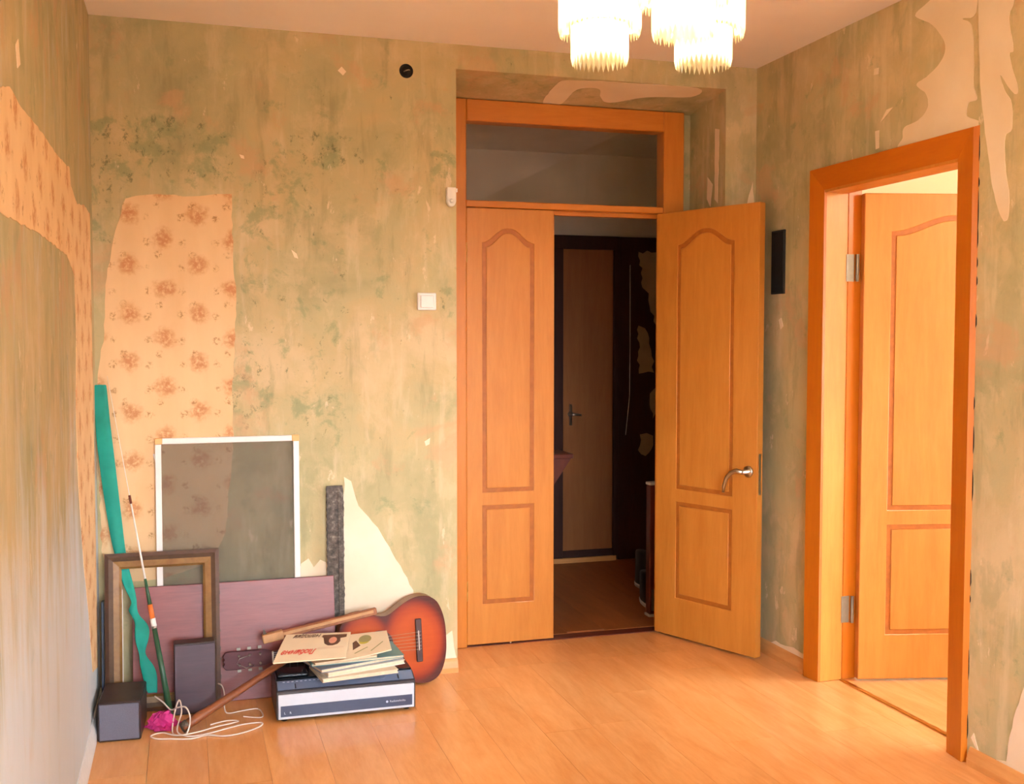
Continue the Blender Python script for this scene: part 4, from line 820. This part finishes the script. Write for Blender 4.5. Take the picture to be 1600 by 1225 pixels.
# magazines on top of the stack
M_['mag_paper'] = plain('magazine_paper', srgb(236, 212, 178), 0.5, 0.03, 10); M_['mag_red'] = plain('print_red', srgb(226, 74, 56), 0.6, 0.02); M_['mag_dark'] = plain('print_dark', srgb(98, 62, 44), 0.6, 0.05); M_['mag_face'] = plain('print_pink', srgb(224, 150, 124), 0.6, 0.05); M_['mag_tan'] = plain('print_tan', srgb(228, 200, 168), 0.6, 0.04); M_['mag_yellow'] = plain('print_yellow', srgb(206, 186, 70), 0.6, 0.05); M_['mag_olive'] = plain('print_olive', srgb(160, 148, 96), 0.6, 0.05)
ZM = 0.214
def sheet(name, quad, label, zf, mat='mag_paper', n=12, th=0.004):
    """four corners (x, y): near-left, near-right, far-right, far-left; zf(u, v) adds curl"""
    q = [Vector(p) for p in quad]; e_ = empty(name, (q[0].x, q[0].y, ZM)); tag(e_, label, 'magazine')
    def P(u, v): return q[0]*(1-u)*(1-v)+q[1]*u*(1-v)+q[2]*u*v+q[3]*(1-u)*v
    def S(u, v, off=0.0): p = P(u, v)-q[0]; return (p.x, p.y, zf(u, v)+off)
    m = MB(); k = (n+1)**2
    for o_ in (0.0, th):
        for i in range(n+1):
            for j in range(n+1): m.v.append(S(i/n, j/n, o_))
    for i in range(n):
        for j in range(n):
            a = i*(n+1)+j; m.f.append((a, a+1, a+n+2, a+n+1)); m.f.append((k+a, k+a+n+1, k+a+n+2, k+a+1))
    for i in range(n):
        for a, b in ((i, i+1), (n*(n+1)+i, n*(n+1)+i+1), (i*(n+1), (i+1)*(n+1)), (i*(n+1)+n, (i+1)*(n+1)+n)): m.f.append((a, b, b+k, a+k))
    pg = m.build('pages', mat, e_)
    def art(name_, pts, mt_):     # flat print following the sheet, pts in (u, v)
        MB().prism(pts, lambda p, a: S(p[0], p[1], th+a), 0.0003, 0.0006).build(name_, mt_, e_)
    return e_, S, art, th
def oval(cx, cy, rx, ry_, n=18): return [(cx+rx*math.cos(2*PI*i/n), cy+ry_*math.sin(2*PI*i/n)) for i in range(n)]
e2, S2, art2, _ = sheet('magazine', ((0.880, -0.425), (1.066, -0.392), (1.082, -0.196), (0.936, -0.196)), 'cream magazine with yellow flower drawing, its corner folded, on the books', lambda u, v: 0.0005+0.010*u*u*(1-v)+0.005*u+0.030*v)
art2('flower_print', oval(0.42, 0.72, 0.16, 0.17), 'mag_olive'); art2('flower_heart', oval(0.40, 0.60, 0.12, 0.09), 'mag_yellow'); art2('leaf_print', [(0.16, 0.32), (0.32, 0.46), (0.20, 0.70), (0.12, 0.62)], 'mag_dark')
art2('line_print', [(0.55, 0.16), (0.58, 0.15), (0.86, 0.46), (0.84, 0.48)], 'mag_olive'); art2('line_print', [(0.20, 0.18), (0.22, 0.16), (0.50, 0.34), (0.48, 0.36)], 'mag_olive')
e1, S1, art1, _ = sheet('magazine', ((0.620, -0.452), (0.888, -0.420), (0.940, -0.194), (0.690, -0.202)), 'cream magazine with red lettering and portrait overhanging the books on the left', lambda u, v: 0.008+0.018*(1-u)*0.6+0.004*math.sin(PI*v)+0.032*v)
art1('portrait_background', [(0.56, 0.34), (0.94, 0.34), (0.94, 0.90), (0.56, 0.90)], 'mag_tan'); art1('portrait_hair', [(0.58, 0.91), (0.95, 0.91), (0.95, 0.78), (0.86, 0.74)]+oval(0.745, 0.64, 0.125, 0.20)[0:1]+[(0.87, 0.60), (0.84, 0.50), (0.77, 0.45), (0.70, 0.46), (0.64, 0.54), (0.62, 0.66), (0.60, 0.78), (0.57, 0.82)], 'mag_dark')
def sheet_text(text, u0, v0, size, mat, e_, S):
    cu = bpy.data.curves.new('lettering', 'FONT'); cu.body = text; cu.size = 1.0; cu.shear = 0.35; cu.resolution_u = 2; cu.offset = 0.03
    tmp = bpy.data.objects.new('lettering', cu); col.objects.link(tmp)
    me = bpy.data.meshes.new_from_object(tmp.evaluated_get(bpy.context.evaluated_depsgraph_get())); bpy.data.objects.remove(tmp); bpy.data.curves.remove(cu); me.materials.clear()
    for v in me.vertices: v.co = S(u0-v.co.x*size, v0-v.co.y*size*2.3, 0.0047)     # printed upside down as seen from the room
    obj('lettering', me, mat, e_)
sheet_text('Любимые', 0.55, 0.36, 0.100, 'mag_red', e1, S1); sheet_text('мелодии', 0.55, 0.95, 0.095, 'mag_dark', e1, S1)
MB().prism(oval(0.755, 0.66, 0.06, 0.13), lambda p, a: S1(p[0], p[1], 0.0046+a), 0.0002, 0.0005).build('portrait_face', 'mag_face', e1)
# white cable
M_['cable'] = plain('white_cable', srgb(232, 214, 200), 0.45, 0.04)
def spline(P, k=6):
    P = [Vector(p) for p in P]; out = []
    for i in range(len(P)-1):
        p0, p1, p2, p3 = P[max(i-1, 0)], P[i], P[i+1], P[min(i+2, len(P)-1)]
        for j in range(k):
            u = j/k; out.append(0.5*((2*p1)+(-p0+p2)*u+(2*p0-5*p1+4*p2-p3)*u*u+(-p0+3*p1-3*p2+p3)*u**3))
    out.append(P[-1]); return out
cb_ = [(0.205, -0.235, 0.085), (0.235, -0.275, 0.072), (0.262, -0.315, 0.055), (0.285, -0.36, 0.075), (0.315, -0.395, 0.085), (0.330, -0.43, 0.055), (0.318, -0.455, 0.012), (0.285, -0.445, 0.004), (0.268, -0.40, 0.004), (0.275, -0.33, 0.045), (0.292, -0.305, 0.085), (0.300, -0.34, 0.050), (0.285, -0.42, 0.010), (0.33, -0.470, 0.004), (0.40, -0.455, 0.004), (0.46, -0.425, 0.004), (0.52, -0.40, 0.004), (0.58, -0.402, 0.004), (0.568, -0.445, 0.004), (0.50, -0.492, 0.004), (0.44, -0.500, 0.004), (0.39, -0.475, 0.004), (0.33, -0.495, 0.004), (0.26, -0.475, 0.004), (0.215, -0.46, 0.004), (0.195, -0.425, 0.004), (0.235, -0.405, 0.004), (0.285, -0.462, 0.009), (0.35, -0.452, 0.010), (0.42, -0.415, 0.010), (0.47, -0.385, 0.006), (0.50, -0.36, 0.004), (0.46, -0.345, 0.004), (0.40, -0.37, 0.004)]
tag(MB().tube(spline(cb_), 0.0028, 6).build('cable', 'cable', None, 0, True), 'tangled white cable looping over the floor by the loudspeakers', 'cable')
cb2 = [(0.434, -0.15, 0.085), (0.448, -0.165, 0.080), (0.456, -0.19, 0.055), (0.455, -0.24, 0.012), (0.47, -0.265, 0.004), (0.52, -0.25, 0.004), (0.575, -0.245, 0.004), (0.590, -0.30, 0.004), (0.585, -0.345, 0.004), (0.55, -0.335, 0.004), (0.52, -0.315, 0.004)]
tag(MB().tube(spline(cb2), 0.0026, 6).build('cable', 'cable', None, 0, True), 'short white cable running from the tall loudspeaker towards the record player', 'cable')
bpy.context.view_layer.update()
